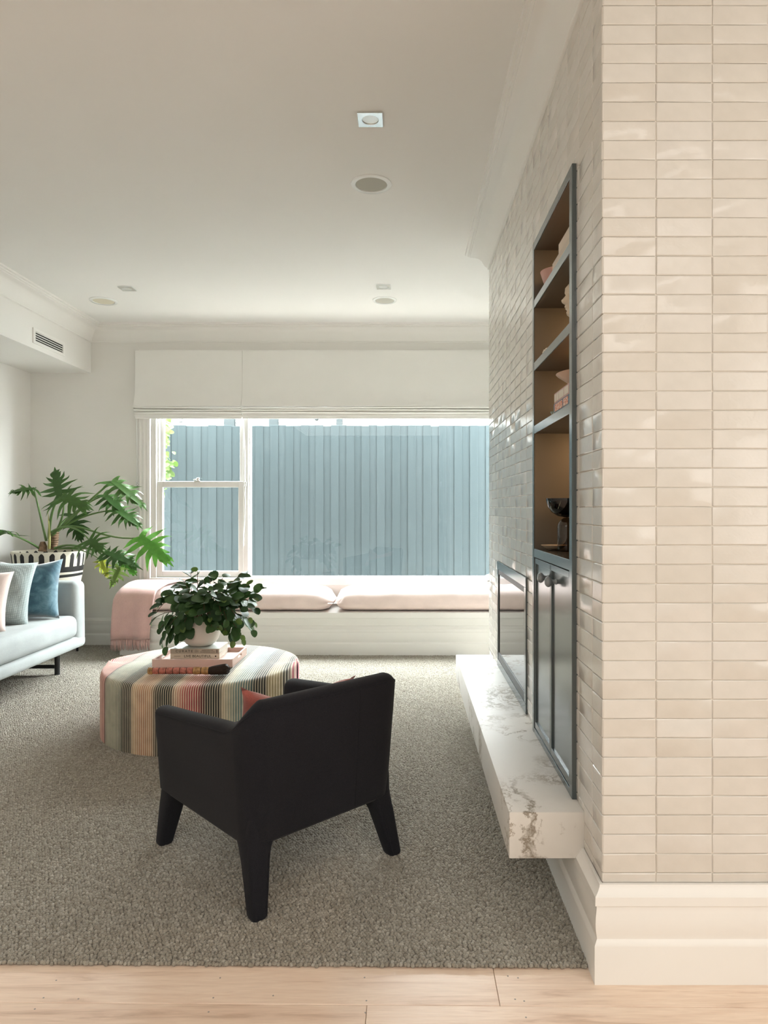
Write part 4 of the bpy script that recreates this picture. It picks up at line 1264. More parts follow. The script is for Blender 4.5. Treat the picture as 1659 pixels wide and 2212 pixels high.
def make_potmat():
    k = N('striped_pot')
    tc = k.n('ShaderNodeTexCoord')
    sep = k.n('ShaderNodeSeparateXYZ'); k.l(tc.outputs['Object'], sep.inputs[0])
    def mth(op, a, b=None, c=None):
        x = k.n('ShaderNodeMath', operation=op)
        for i, q in enumerate((a, b, c)):
            if q is None: continue
            if hasattr(q, 'is_output'): k.l(q, x.inputs[i])
            else: x.inputs[i].default_value = q
        return x.outputs[0]
    ang_ = mth('ARCTAN2', sep.outputs[1], sep.outputs[0])
    wob = k.noise(tc.outputs['Object'], 6, 3)
    wob = mth('MULTIPLY', mth('SUBTRACT', wob, 0.5), 0.35)
    ph = mth('ADD', mth('MULTIPLY', ang_, 22 / (2 * math.pi)), mth('ADD', wob, 50.0))
    fr_ = mth('ABSOLUTE', mth('SUBTRACT', mth('FRACT', ph), 0.5))            # 0 at stripe centre
    zz = sep.outputs[2]
    zt = mth('ADD', zz, mth('MULTIPLY', wob, 0.012))
    zt2 = mth('SUBTRACT', zt, mth('MULTIPLY', sep.outputs[0], 0.05))
    # rounded top: allowed half width shrinks near the top of a stripe
    a = mth('SUBTRACT', 0.452, zt)                                            # distance below stripe top
    hw = mth('MULTIPLY', mth('SQRT', mth('MAXIMUM', mth('MINIMUM', mth('DIVIDE', a, 0.022), 1.0), 0.0)), 0.255)
    stripe = mth('LESS_THAN', fr_, hw)
    s1 = mth('MULTIPLY', stripe, mth('GREATER_THAN', zt, 0.325))
    s2 = mth('MULTIPLY', mth('LESS_THAN', zt, 0.337), mth('GREATER_THAN', zt, 0.292))
    s3 = mth('MULTIPLY', mth('LESS_THAN', zt2, 0.262), mth('GREATER_THAN', zt2, 0.238))
    tot = mth('MINIMUM', mth('ADD', mth('ADD', s1, s2), s3), 1.0)
    k.col(k.mix(tot, (0.62, 0.58, 0.48, 1), (0.018, 0.017, 0.016, 1)))
    k.set(rough=0.7, spec=0.25)
    return k.m
pot = thing('potted_philodendron', 'split-leaf philodendron in a cream pot painted with black stripes', 'plant', (PC.x, PC.y, 0.44))
MB().lathe([(0.0, 0.0), (0.185, 0.0), (0.20, 0.012), (0.235, 0.13), (0.262, 0.26), (0.279, 0.38), (0.286, 0.45), (0.284, 0.463), (0.272, 0.463), (0.262, 0.40), (0.0, 0.39)], (PC.x, PC.y, 0.44), 64).build('pot', make_potmat(), pot, 50)
M_soil = mat_plain('potting_soil', (0.05, 0.035, 0.025, 1), 0.95, 0.1, var=0.3, vscale=40, bump=0.5, bscale=60)
MB().lathe([(0.0, 0.425), (0.15, 0.420), (0.268, 0.412), (0.268, 0.40), (0.0, 0.40)], (PC.x, PC.y, 0.44), 40).build('soil', M_soil, pot, 60)
M_philo = leafmat('philodendron_leaf', (0.024, 0.070, 0.014), (0.055, 0.125, 0.026), 0.36, 0.22)
M_philob = leafmat('bright_philodendron_leaf', (0.065, 0.20, 0.028), (0.09, 0.25, 0.035), 0.36, 0.35)
M_philoy = leafmat('yellowing_leaf', (0.30, 0.34, 0.04), (0.34, 0.38, 0.05), 0.4, 0.4)
M_philop = leafmat('olive_leaf', (0.13, 0.20, 0.045), (0.15, 0.22, 0.05), 0.4, 0.35)
M_petiole = mat_plain('green_petiole', (0.09, 0.16, 0.045, 1), 0.45, 0.35)
M_trunk = mat_plain('scarred_trunk', (0.20, 0.13, 0.08, 1), 0.8, 0.2, var=0.5, vscale=28, bump=0.5, bscale=60)
def PP(cx, cyc, d): return P(cx / 4.1475, 1000 + cyc / 4.1475, d)
tb_, tt_ = PP(478, 775, 5.84), PP(495, 615, 5.84)
tr_rings = []
prof = []
for q in range(17):
    f = q / 16
    prof.append((tb_.lerp(tt_, f), 0.030 + (0.005 if q % 2 else -0.001)))
MB().tube([p for p, r in prof], [r for p, r in prof], 14).build('trunk', M_trunk, pot, 50)
MB().tube([PP(380, 790, 5.80), PP(385, 745, 5.80), PP(383, 705, 5.80)], [0.034, 0.032, 0.018], 12).build('trunk', M_trunk, pot, 50)

def philo(L, Wd, seed, n=8, droop=0.35, basal=True, ruffle=0.02, gap=0.55):
    r = random.Random(seed)
    vs, fs = [], []
    def bend(p):
        x, y, z = p
        t = max(0.0, y / L)
        return (x, y * (1 - 0.10 * droop * t), z - droop * L * 0.55 * t * t - 0.25 * abs(x) ** 1.5 * droop / max(Wd, .01) ** .5)
    def strip(stations, fold):
        """stations: (centre, dir, halfwidth); 3 verts across"""
        b = len(vs)
        for c, d, w in stations:
            px_, py_ = -d[1], d[0]
            for s in (-1, 0, 1):
                zz = c[2] + (0.0 if s == 0 else fold * w)
                vs.append(bend((c[0] + px_ * w * s, c[1] + py_ * w * s, zz)))
        for i in range(len(stations) - 1):
            for j in range(2):
                a = b + i * 3 + j
                fs.append((a, a + 1, a + 4, a + 3))
    n = max(6, n - 1)
    # central blade
    st = []
    for i in range(9):
        t = i / 8
        w = Wd * (0.075 + 0.05 * math.sin(math.pi * t)) * (1 - t ** 3.5) + 0.002
        st.append(((0, L * (t * 1.0), 0.004), (0, 1), w))
    strip(st, 0.12)
    for side in (-1, 1):
        for i in range(n):
            t = (i + 0.25) / n
            y0 = L * (0.02 + 0.80 * t)
            prof_ = (0.72 + 0.5 * math.sin(math.pi * min(1, t * 1.25 + 0.12))) * (1 - 0.55 * t)
            ll = Wd * 0.60 * prof_ * r.uniform(0.80, 1.15) + 0.01
            an = math.radians((138 if basal else 105) - ((138 if basal else 105) - 30) * t ** 0.75 + r.uniform(-6, 6))
            w0 = L / n * 0.56
            stt = []
            pos = Vector((0, y0, 0.003))
            m = 7
            a = an
            for q in range(m):
                f = q / (m - 1)
                wob = 0.16 * math.sin(f * 11 + i + seed)
                w = w0 * (1.30 - 0.95 * f + 0.45 * math.sin(math.pi * f) * f + wob * (0.3 + f)) * (1 - f ** 3.0) + 0.0012
                d = (side * math.sin(a), math.cos(a))
                stt.append(((pos.x, pos.y, ruffle * math.sin(f * 5 + i * 1.7 + seed) * f - 0.10 * ll * f * f), d, w * gap * 1.25))
                pos = pos + Vector((d[0], d[1], 0)) * (ll / (m - 1))
                a -= math.radians(6)
            strip(stt, 0.18 * (1 if i % 2 else 0.4))
    return vs, fs
def pleaf(B, T, normal, wr, mat, pet, seed, droop=0.35, dB=5.8, dT=5.75, n=8, basal=True, pd=None, prad=0.0085):
    b, t = PP(*B, dB), PP(*T, dT)
    L = (t - b).length
    vs, fs = philo(L * 1.04, L * wr, seed, n, droop, basal)
    me = MB().add(vs, fs).mesh('leaf', mat, smooth=180)
    # aim so that the bent tip meets T
    M = frame(t - b, normal, b)
    ca = math.atan2(droop * 0.55, 1 - 0.1 * droop)
    M = M @ Matrix.Rotation(ca * 0.9, 4, 'X')
    lf = place('leaf', me, pot, M)
    pts = [PP(x, y, d) for x, y, d in pet] + [b]
    pts = [pts[0]] + bez(pts[0], pts[1], pts[-1], 12)[1:] if len(pts) == 3 else bez(pts[0], pts[1], pts[2], 14, pts[3])
    nP = len(pts)
    MB().tube(pts, [prad * (1.25 - 0.6 * i / (nP - 1)) for i in range(nP)], 8).build('petiole', M_petiole, pot, 70)
    return lf
CR = (455, 650, 5.84)
pleaf((305, 235), (75, 275), (0.1, -0.55, 0.9), 1.05, M_philo, [(415, 700, 5.82), (340, 380, 5.80)], 1, 0.45, 5.78, 5.66)
pleaf((535, 300), (492, 45), (0.05, -1, 0.1), 0.98, M_philo, [(440, 680, 5.82), (440, 420, 5.80)], 2, 0.10, 5.70, 5.80, prad=0.011)
pleaf((560, 300), (800, 425), (0.1, -0.75, 0.75), 1.15, M_philo, [(470, 660, 5.82), (600, 480, 5.78)], 3, 0.4, 5.66, 5.60)
pleaf((1005, 165), (1315, 425), (0.45, -0.55, 0.75), 0.62, M_philo, [(480, 640, 5.84), (620, 520, 5.84), (800, 330, 5.84)], 4, 0.30, 5.80, 5.72, n=10, prad=0.011)
pleaf((1040, 420), (1275, 590), (0.3, -0.6, 0.7), 0.80, M_philo, [(480, 640, 5.84), (700, 450, 5.86)], 5, 0.35, 5.86, 5.80, n=9)
pleaf((935, 292), (1130, 470), (0.2, -0.6, 0.8), 0.85, M_philo, [(490, 640, 5.84), (700, 370, 5.90)], 6, 0.35, 5.92, 5.86)
pleaf((1255, 670), (1550, 925), (0.25, -0.8, 0.55), 0.85, M_philob, [(470, 640, 5.80), (650, 440, 5.74), (880, 720, 5.64)], 7, 0.28, 5.62, 5.56, n=8)
pleaf((945, 805), (1275, 955), (0.1, -0.6, 0.8), 0.60, M_philo, [(490, 765, 5.80), (660, 690, 5.70), (800, 790, 5.62)], 8, 0.35, 5.58, 5.50, n=9)
pleaf((905, 875), (975, 1035), (-0.1, -0.9, 0.3), 0.62, M_philoy, [(520, 770, 5.80), (760, 750, 5.70)], 9, 0.2, 5.60, 5.56, n=6, prad=0.005)
pleaf((800, 690), (925, 800), (0.0, -0.8, 0.5), 1.35, M_philo, [(460, 620, 5.80), (640, 500, 5.72)], 10, 0.2, 5.62, 5.56, n=6)
pleaf((1070, 945), (985, 1125), (0.1, -0.95, 0.2), 0.72, M_philop, [(520, 770, 5.78), (900, 740, 5.66), (1040, 820, 5.60)], 11, 0.2, 5.56, 5.54, n=6, prad=0.005)
pleaf((1080, 850), (1225, 1010), (0.2, -0.8, 0.5), 0.75, M_philob, [(520, 765, 5.86), (820, 730, 5.84)], 12, 0.3, 5.74, 5.70, n=7, prad=0.005)
pleaf((660, 470), (735, 715), (0.0, -1, 0.15), 0.95, M_philo, [(490, 640, 5.90), (570, 480, 6.02)], 13, 0.1, 6.05, 6.02)
pleaf((70, 630), (-120, 600), (0.1, -0.6, 0.8), 1.0, M_philo, [(365, 775, 5.80), (250, 690, 5.66)], 14, 0.3, 5.45, 5.15)
MB().tube([PP(440, 770, 5.80), PP(445, 640, 5.79), PP(430, 440, 5.78)], [0.012, 0.010, 0.001], 8).build('sheath', mat_plain('pale_sheath', (0.34, 0.34, 0.12, 1), 0.5, 0.3), pot, 60)

# ------------------------------------------------------------------ striped pouf
UC = Vector((-1.186, 4.0, 0))
UR, UH, UE = 0.55, 0.362, 0.035
def px2u(px):
    u = 0.0
    for _ in range(30):
        d = UC.y - math.sqrt(max(0.0, UR ** 2 - u * u))
        u = max(-UR, min(UR, (px - VX) * d / F - UC.x))
    return u
keys = [(217, (.42, .06, .08)), (226, (.35, .05, .07)), (228, (.03, .03, .035)), (233, (.22, .24, .19)), (247, (.20, .23, .18)), (258, (.10, .13, .11)), (266, (.02, .025, .022)), (282, (.02, .022, .02)),
        (288, (.50, .34, .20)), (305, (.42, .20, .11)), (325, (.45, .26, .15)), (334, (.10, .08, .06)), (342, (.015, .02, .018)), (356, (.012, .022, .02)), (370, (.03, .03, .025)), (378, (.50, .34, .24)), (392, (.46, .13, .11)),
        (408, (.36, .03, .055)), (424, (.33, .025, .045)), (436, (.10, .012, .02)), (446, (.012, .013, .014)), (458, (.012, .02, .02)), (474, (.02, .022, .022)), (482, (.48, .42, .30)), (496, (.36, .40, .33)), (510, (.14, .24, .24)), (524, (.10, .19, .20)),
        (538, (.05, .11, .12)), (550, (.012, .016, .018)), (572, (.015, .015, .014)), (580, (.36, .29, .15)), (598, (.42, .35, .20)), (612, (.05, .045, .035)), (622, (.02, .02, .02)), (628, (.45, .32, .25)), (636, (.50, .10, .14)), (646, (.45, .07, .12))]
ukeys = [(px2u(p), c) for p, c in keys]
def accent(u):
    for (a, ca), (b, cb) in zip(ukeys[:-1], ukeys[1:]):
        if u <= b:
            f = 0 if b - a < 1e-6 else max(0, (u - a) / (b - a))
            return tuple(x + (y - x) * f for x, y in zip(ca, cb))
    return ukeys[-1][1]
pitch = 0.0112
nr = int(2 * UR / pitch)
pitch = 2 * UR / nr
sub = [0.0, 0.14, 0.32, 0.5, 0.68, 0.86]
us = [(-UR + (k + f) * pitch, f) for k in range(nr) for f in sub] + [(UR, 0.0)]
pv, pc, pf = [], [], []
NS = 30
for u, f in us:
    u = max(-UR + 0.0004, min(UR - 0.0004, u))
    c = math.sqrt(UR ** 2 - u * u)
    e_ = min(UE, c * 0.9)
    rib = 0.0046 * abs(math.sin(math.pi * f)) ** 0.6
    path = []
    for i in range(7): path.append((-c, 0.012 + (UH - UE - 0.012) * i / 6, (-1, 0)))
    for i in range(1, 6):
        a = math.pi / 2 * i / 5
        path.append((-c + e_ * (1 - math.cos(a)), UH - UE + UE * math.sin(a), (-math.cos(a), math.sin(a))))
    for i in range(1, 3):
        w = (-c + e_) * (1 - i / 3.0)
        path.append((w, UH + 0.012 * (1 - (abs(w) / UR) ** 2), (0, 1)))
    half = path[:]
    path = half + [(0.0, UH + 0.012 * (1 - (u / UR) ** 2), (0, 1))] + [(-w, z, (-nn[0], nn[1])) for w, z, nn in reversed(half)]
    dome = 0.012 * (1 - (u / UR) ** 2)
    A = accent(u)
    cream = (0.70, 0.62, 0.47)
    wgt = {0.0: 1.0, 0.14: 0.97, 0.32: 0.30, 0.5: 0.02, 0.68: 0.30, 0.86: 0.97}[f]
    for w, z, nn in path:
        q = u / UR
        side = (abs(nn[0]))
        ox = q * rib * side
        wob = 0.0015 * math.sin(u * 90 + z * 9)
        pv.append((UC.x + u + ox, UC.y + w + nn[0] * rib * (1 - 0.6 * abs(q)), z + nn[1] * rib))
        tint = 0.05 + 0.20 * side
        base = tuple(cr * (1 - tint * 0.6) + ac * tint * 0.6 for cr, ac in zip(cream, A)) if sum(A) > 0.25 else tuple(cr * (1 - 0.10 * side) for cr in cream)
        wg = min(1.0, wgt * (2.5 if sum(A) < 0.25 and f in (0.32, 0.68) else 1.0))
        pc.append(tuple(b * (1 - wg) + a * wg for b, a in zip(base, A)))
NP = len(path)
for i in range(len(us) - 1):
    for j in range(NP - 1):
        pf.append((i * NP + j, (i + 1) * NP + j, (i + 1) * NP + j + 1, i * NP + j + 1))
kp = N('pleated_stripe')
at = kp.n('ShaderNodeAttribute'); at.attribute_name = 'stripe'
nz = kp.noise(kp.coords(), 18, 4)
kp.col(kp.mix(1.0, at.outputs['Color'], kp.ramp(nz, [(0.3, (0.86, 0.86, 0.86)), (0.7, (1.08, 1.08, 1.08))]), 'MULTIPLY')).set(rough=0.75, spec=0.2, sheen=0.25)
pouf = thing('pouf', 'large round pouf in pleated multicoloured striped velvet', 'ottoman', (UC.x, UC.y, 0.0))
cover = MB().add(pv, pf).build('cover', kp.m, pouf, 180)
ca = cover.data.color_attributes.new('stripe', 'FLOAT_COLOR', 'POINT')
ca.data.foreach_set('color', [x for c in pc for x in (*c, 1.0)])
MB().lathe([(0, 0.009), (UR - 0.01, 0.009), (UR - 0.004, 0.014), (UR - 0.012, 0.03), (0, 0.03)], (UC.x, UC.y, 0), 72).build('base', M_black, pouf, 40)

# tray, books, plant, brush on the pouf
UT = UH + 0.0172
M_tray = mat_plain('pink_lacquer', (0.70, 0.50, 0.445, 1), 0.3, 0.45, var=0.02)
tray = thing('serving_tray', 'pink lacquered serving tray with cut-out handles on the striped pouf', 'tray', (-1.19, 3.97, UT))
tx0, tx1, ty0, ty1, thh = -1.418, -0.968, 3.81, 4.150, 0.045
wl = 0.010
MB().box(tx0 + wl, tx1 - wl, ty0 + wl, ty1 - wl, UT, UT + 0.021).build('floor', M_tray, tray)
MB().rbox(tx0, tx1, ty0, ty0 + wl, UT, UT + thh, 0.0015, 1).build('front_wall', M_tray, tray)
MB().rbox(tx0, tx1, ty1 - wl, ty1, UT, UT + thh, 0.0015, 1).build('back_wall', M_tray, tray)
for xa in (tx0, tx1 - wl):
    m = MB()
    ym = (ty0 + ty1) / 2
    hy, hz0, hz1 = 0.045, UT + 0.0225, UT + 0.036
    m.box(xa, xa + wl, ty0 + wl, ym - hy, UT, UT + thh).box(xa, xa + wl, ym + hy, ty1 - wl, UT, UT + thh)
    m.box(xa, xa + wl, ym - hy, ym + hy, UT, hz0).box(xa, xa + wl, ym - hy, ym + hy, hz1, UT + thh)
    m.build('side_wall', M_tray, tray)
M_spineA = mat_plain('taupe_cover', (0.40, 0.345, 0.275, 1), 0.6, 0.3)
M_spineB = mat_plain('oatmeal_cover', (0.60, 0.53, 0.43, 1), 0.6, 0.3)
M_coverA = mat_plain('mint_grey_jacket', (0.55, 0.57, 0.54, 1), 0.35, 0.4)
bz = UT + 0.0213
bx0, bx1, by0, by1 = -1.358, -1.075, 3.935, 4.135
lb = book('coffee_table_book', bx0, bx1, by0, by1, bz, bz + 0.0285, M_spineB, 'oatmeal book titled LIVE BEAUTIFUL lying in the pink tray', spine='-y')
cb = book('coffee_table_book', bx0 - 0.001, bx1 - 0.002, by0 + 0.001, by1 + 0.002, bz + 0.0287, bz + 0.0565, M_spineA, 'taupe book titled CURATE under the white plant pot', spine='-y')
MB().box(bx0, bx1 - 0.003, by0 + 0.003, by1, bz + 0.0563, bz + 0.0568).build('jacket', M_coverA, cb)
Mfront = lambda x, y, zz: Matrix.Translation(Vector((x, y, zz))) @ Matrix(((1, 0, 0), (0, 0, -1), (0, 1, 0))).to_4x4()
zz = bz + 0.0143
text('LIVE BEAUTIFUL', 0.020, lb, Mfront(bx0 + 0.078, by0 - 0.0004, zz), M_ink, width=0.158)
MB().box(bx0 + 0.020, bx0 + 0.058, by0 - 0.0005, by0 + 0.0002, zz - 0.0012, zz + 0.0012).build('spine_mark', M_greyink, lb)
dot = MB()
n = 14
dot.loft([[(bx1 - 0.022 + 0.0045 * math.cos(2 * math.pi * j / n), yy, zz + 0.0045 * math.sin(2 * math.pi * j / n)) for j in range(n)] for yy in (by0 - 0.0005, by0 + 0.0002)])
dot.build('spine_dot', M_ink, lb)
zz = bz + 0.0428
text('C U R A T E', 0.019, cb, Mfront(bx0 + 0.030, by0 + 0.0006, zz), M_ink, width=0.098)
text('INSPIRATION FOR', 0.0062, cb, Mfront(bx0 + 0.180, by0 + 0.0006, zz + 0.0050), M_ink, width=0.066)
text('AN INDIVIDUAL HOME', 0.0062, cb, Mfront(bx0 + 0.172, by0 + 0.0006, zz - 0.0042), M_ink, width=0.084)
for (xx, hh) in ((0.142, 0.014), (0.147, 0.018), (0.153, 0.008), (0.158, 0.014)):
    MB().box(bx0 + xx, bx0 + xx + 0.0016, by0 + 0.0004, by0 + 0.0014, zz - hh / 2, zz + hh / 2).build('spine_mark', M_greyink, cb)
MB().box(bx1 - 0.020, bx1 - 0.010, by0 + 0.0004, by0 + 0.0014, zz - 0.009, zz + 0.009).build('spine_mark', M_greyink, cb)

# calligraphy brush
br = thing('calligraphy_brush', 'fat calligraphy brush with coral jointed handle in front of the tray', 'brush', (-1.16, 3.655, UT))
M_jade = mat_plain('coral_stone', (0.40, 0.13, 0.095, 1), 0.4, 0.4, var=0.45, vscale=60)
M_horn = mat_plain('horn_ferrule', (0.36, 0.20, 0.075, 1), 0.4, 0.4, var=0.55, vscale=60)
M_ring = mat_plain('dark_ring', (0.05, 0.02, 0.012, 1), 0.5, 0.3)
M_hair = mat_plain('dark_bristle', (0.022, 0.013, 0.009, 1), 0.7, 0.25, var=0.4, vscale=200)
b0, b1 = Vector((-1.378, 3.655, UT + 0.0185)), Vector((-0.948, 3.652, UT + 0.0200))
ax = (b1 - b0).normalized()
LB = (b1 - b0).length
def seg(a, b, ra_, rb_, name, m, bulge=0.0012):
    p = b0 + ax * (a * LB); q = b0 + ax * (b * LB)
    return MB().tube([p, p.lerp(q, 0.08), p.lerp(q, 0.5), p.lerp(q, 0.92), q], [ra_ - 0.001, ra_, (ra_ + rb_) / 2 + bulge, rb_, rb_ - 0.001], 18).build(name, m, br, 50)
seg(0.0, 0.055, 0.019, 0.0185, 'end_cap', M_horn)
pos = [0.060, 0.140, 0.228, 0.313, 0.398, 0.483, 0.565]
for a, b in zip(pos[:-1], pos[1:]):
    seg(a, b - 0.006, 0.0170, 0.0170, 'handle_bead', M_jade)
    seg(b - 0.007, b + 0.001, 0.0174, 0.0174, 'ring', M_ring, 0)
seg(0.565, 0.655, 0.0195, 0.0190, 'ferrule', M_horn)
seg(0.655, 0.665, 0.0185, 0.0185, 'ring', M_ring, 0)
seg(0.663, 0.755, 0.0185, 0.0205, 'ferrule', M_horn)
hb = MB()
rh = random.Random(8)
n = 26
rings = []
for t, rr in ((0.75, 0.019), (0.79, 0.0235), (0.85, 0.0275), (0.92, 0.0305), (0.965, 0.0315), (0.99, 0.027), (1.0, 0.012)):
    c = b0 + ax * (t * LB) + Vector((0, 0, 0.004 * (t - 0.75) / 0.25))
    rings.append([c + Vector((ax.x * rh.uniform(-1, 1) * 0.006 * (t - 0.75) * 4, rr * (1 + (0.07 if j % 2 else -0.05) * (t - 0.72) * 4) * math.cos(2 * math.pi * j / n), max(-0.0195, rr * (1 + (0.07 if j % 2 else -0.05) * (t - 0.72) * 4) * math.sin(2 * math.pi * j / n)))) for j in range(n)])
hb.loft(rings)
hb.build('bristles', M_hair, br, 40)

# peperomia in a white bowl pot
GC = Vector((-1.215, 4.045, bz + 0.0570))
pep = thing('potted_peperomia', 'bushy dark green round-leaved plant in a white bowl pot on the books', 'plant', tuple(GC))
M_potw = mat_plain('warm_white_glaze', (0.70, 0.645, 0.575, 1), 0.45, 0.4, var=0.02)
MB().lathe([(0.0, 0.0), (0.055, 0.0), (0.066, 0.003), (0.086, 0.016), (0.101, 0.038), (0.110, 0.066), (0.1135, 0.100), (0.1125, 0.140), (0.109, 0.165), (0.106, 0.167), (0.104, 0.164), (0.106, 0.12), (0.0, 0.12)], tuple(GC), 56).build('pot', M_potw, pep, 60)
MB().lathe([(0.0, 0.150), (0.105, 0.146), (0.105, 0.13), (0.0, 0.13)], tuple(GC), 30).build('soil', M_soil, pep, 60)
M_pep = leafmat('peperomia_leaf', (0.014, 0.044, 0.012), (0.044, 0.100, 0.026), 0.48, 0.16)
M_pepl = leafmat('young_peperomia_leaf', (0.075, 0.135, 0.030), (0.105, 0.165, 0.040), 0.36, 0.25)
M_pstem = mat_plain('red_brown_stem', (0.085, 0.038, 0.022, 1), 0.5, 0.3)
pl = [MB().add(*leaf_round(0.068, 0.057, cu, 7, s, td)).mesh('leaf', M_pep, smooth=180) for s, (cu, td) in enumerate(((0.18, 0.15), (0.30, 0.25), (0.10, 0.30), (0.24, 0.05)))]
pl2 = [MB().add(*leaf_round(0.054, 0.043, 0.25, 7, s, 0.1)).mesh('leaf', M_pepl, smooth=180) for s in range(2)]
rp = random.Random(21)
def Q(cx, cyc, d): return P(300 + cx / 5.53, 1210 + cyc / 5.53, d)
# (tip in the plant close-up, depth offset) of stems read off the photograph, then filler stems
tips = [(700, 120, 0.02), (620, 150, 0.05), (540, 250, -0.05), (850, 180, 0.0), (1010, 200, 0.06), (1255, 140, 0.03), (1320, 290, 0.0), (1490, 340, -0.02), (1300, 560, -0.06), (1400, 600, 0.05), (1390, 760, -0.04), (1380, 850, 0.0), (1220, 900, -0.09), (1130, 980, -0.12),
        (1240, 960, -0.08), (400, 370, 0.0), (360, 420, -0.06), (230, 570, 0.02), (200, 640, -0.04), (150, 720, 0.0), (250, 820, -0.08), (330, 850, -0.10), (420, 900, -0.04), (480, 950, -0.06), (330, 1050, -0.10), (270, 1000, -0.04),
        (600, 380, -0.14), (640, 520, -0.19), (740, 400, -0.15), (780, 600, -0.22), (700, 690, -0.21), (860, 720, -0.20), (940, 380, -0.15), (1020, 480, -0.17), (1100, 400, -0.10), (1180, 480, -0.12), (1230, 620, -0.15), (1050, 720, -0.17), (1180, 720, -0.14),
        (980, 620, -0.20), (560, 620, -0.19), (480, 700, -0.15), (450, 560, -0.15), (700, 270, -0.05), (780, 240, 0.08), (900, 270, -0.04), (1150, 300, 0.05), (1200, 220, 0.08), (480, 300, 0.08), (1040, 850, -0.15), (950, 810, -0.18), (870, 800, -0.19), (520, 820, -0.16), (560, 900, -0.12), (1320, 700, -0.10), (1400, 450, 0.06), (640, 240, 0.1), (520, 420, -0.10), (820, 330, -0.10)]
cnt = 0
for q, (cx, cyc, dd) in enumerate(tips):
    d = GC.y + dd
    tip = Q(cx, cyc, d)
    a = math.atan2(tip.y - GC.y, tip.x - GC.x)
    rb = rp.uniform(0.02, 0.085)
    base = GC + Vector((rb * math.cos(a), rb * math.sin(a), 0.148))
    hd = math.hypot(tip.x - GC.x, tip.y - GC.y)
    lift = 0.10 + 0.35 * hd if tip.z < base.z + 0.12 else 0.03
    mid = base.lerp(tip, 0.5) + Vector((0, 0, lift + 0.02))
    if tip.z < base.z: mid = Vector(((base.x * 0.55 + tip.x * 0.45), (base.y * 0.55 + tip.y * 0.45), base.z + 0.10))
    pts_ = bez(base, mid, tip, 10)
    MB().tube(pts_, [0.0032 - 0.00018 * i for i in range(11)], 6).build('stem', M_pstem, pep, 70)
    nl = rp.choice((4, 5, 5))
    for L_ in range(nl):
        t = 1.0 - L_ * 0.13 - rp.uniform(0, 0.05)
        if t < 0.3: break
        k_ = min(9, int(t * 10))
        p = pts_[k_].lerp(pts_[k_ + 1], t * 10 - k_) if t < 1 else pts_[-1]
        out = Vector((p.x - GC.x, p.y - GC.y, 0.0))
        out = out.normalized() if out.length > 0.01 else Vector((0, -1, 0))
        side = out.cross(Vector((0, 0, 1))) * (1 if (L_ + q) % 2 else -1)
        low = max(0.0, min(1.0, (base.z + 0.16 - p.z) / 0.16))
        y = out * rp.uniform(0.15, 0.8) + side * rp.uniform(0.1, 0.9) + Vector((0, -0.25, rp.uniform(-0.1, 0.5) - 1.15 * low))
        nrm = Vector((0, -0.35, 1.0)) + out * (0.4 + 0.9 * low) + Vector((rp.gauss(0, 0.3), rp.gauss(-0.15 - 0.5 * low, 0.3), 0))
        young = (L_ == 0 and rp.random() < 0.3)
        me = pl2[rp.randrange(2)] if young else pl[rp.randrange(4)]
        sc = rp.uniform(0.85, 1.2) * (0.72 if L_ == 0 else 1.0)
        if cnt < 298:
            place('leaf', me, pep, frame(y, nrm, p) @ Matrix.Scale(sc, 4))
            cnt += 1

# ------------------------------------------------------------------ armchair
AC = Vector((-0.479, 2.53, 0))
YAW = math.radians(44)
chair = thing('armchair', 'charcoal wool tub armchair seen from behind, nearest the camera', 'chair', tuple(AC), YAW)
hw, hd, rc, tk = 0.325, 0.335, 0.088, 0.078
# plan path of the outer skin: left arm front -> back -> right arm front
path = []
ARC = math.pi / 2 * rc
def addp(x, y, nx_, ny_, s_): path.append((x, y, nx_, ny_, s_))
hf = hd - 0.023                                   # where the arm fronts start to round over
for i in range(12):
    y = hf + (-hd + rc - hf) * i / 12
    addp(-hw, y, 1, 0, -(y + hd - rc))
for i in range(13):
    a = math.pi + math.pi / 2 * i / 12
    addp(-hw + rc + rc * math.cos(a), -hd + rc + rc * math.sin(a), -math.cos(a), -math.sin(a), ARC * i / 12)
for i in range(1, 14):
    u = (2 * hw - 2 * rc) * i / 14
    addp(-hw + rc + u, -hd, 0, 1, ARC + min(u, 2 * hw - 2 * rc - u))
for i in range(13):
    a = 1.5 * math.pi + math.pi / 2 * i / 12
    addp(hw - rc + rc * math.cos(a), -hd + rc + rc * math.sin(a), -math.cos(a), -math.sin(a), ARC * (1 - i / 12))
for i in range(1, 13):
    y = -hd + rc + (hf + hd - rc) * i / 12
    addp(hw, y, -1, 0, -(y + hd - rc))
def ss(t):
    t = max(0, min(1, t)); return t * t * (3 - 2 * t)
def hgt(x, y, s_):
    """height of the rim; s_ = distance past the start of the back corner"""
    arm_h = 0.536 + 0.056 * max(0, min(1, 1 + s_ / (2 * hd - rc)))
    return arm_h + (0.676 - arm_h) * ss((s_ + 0.032) / 0.140)
ZB = 0.215
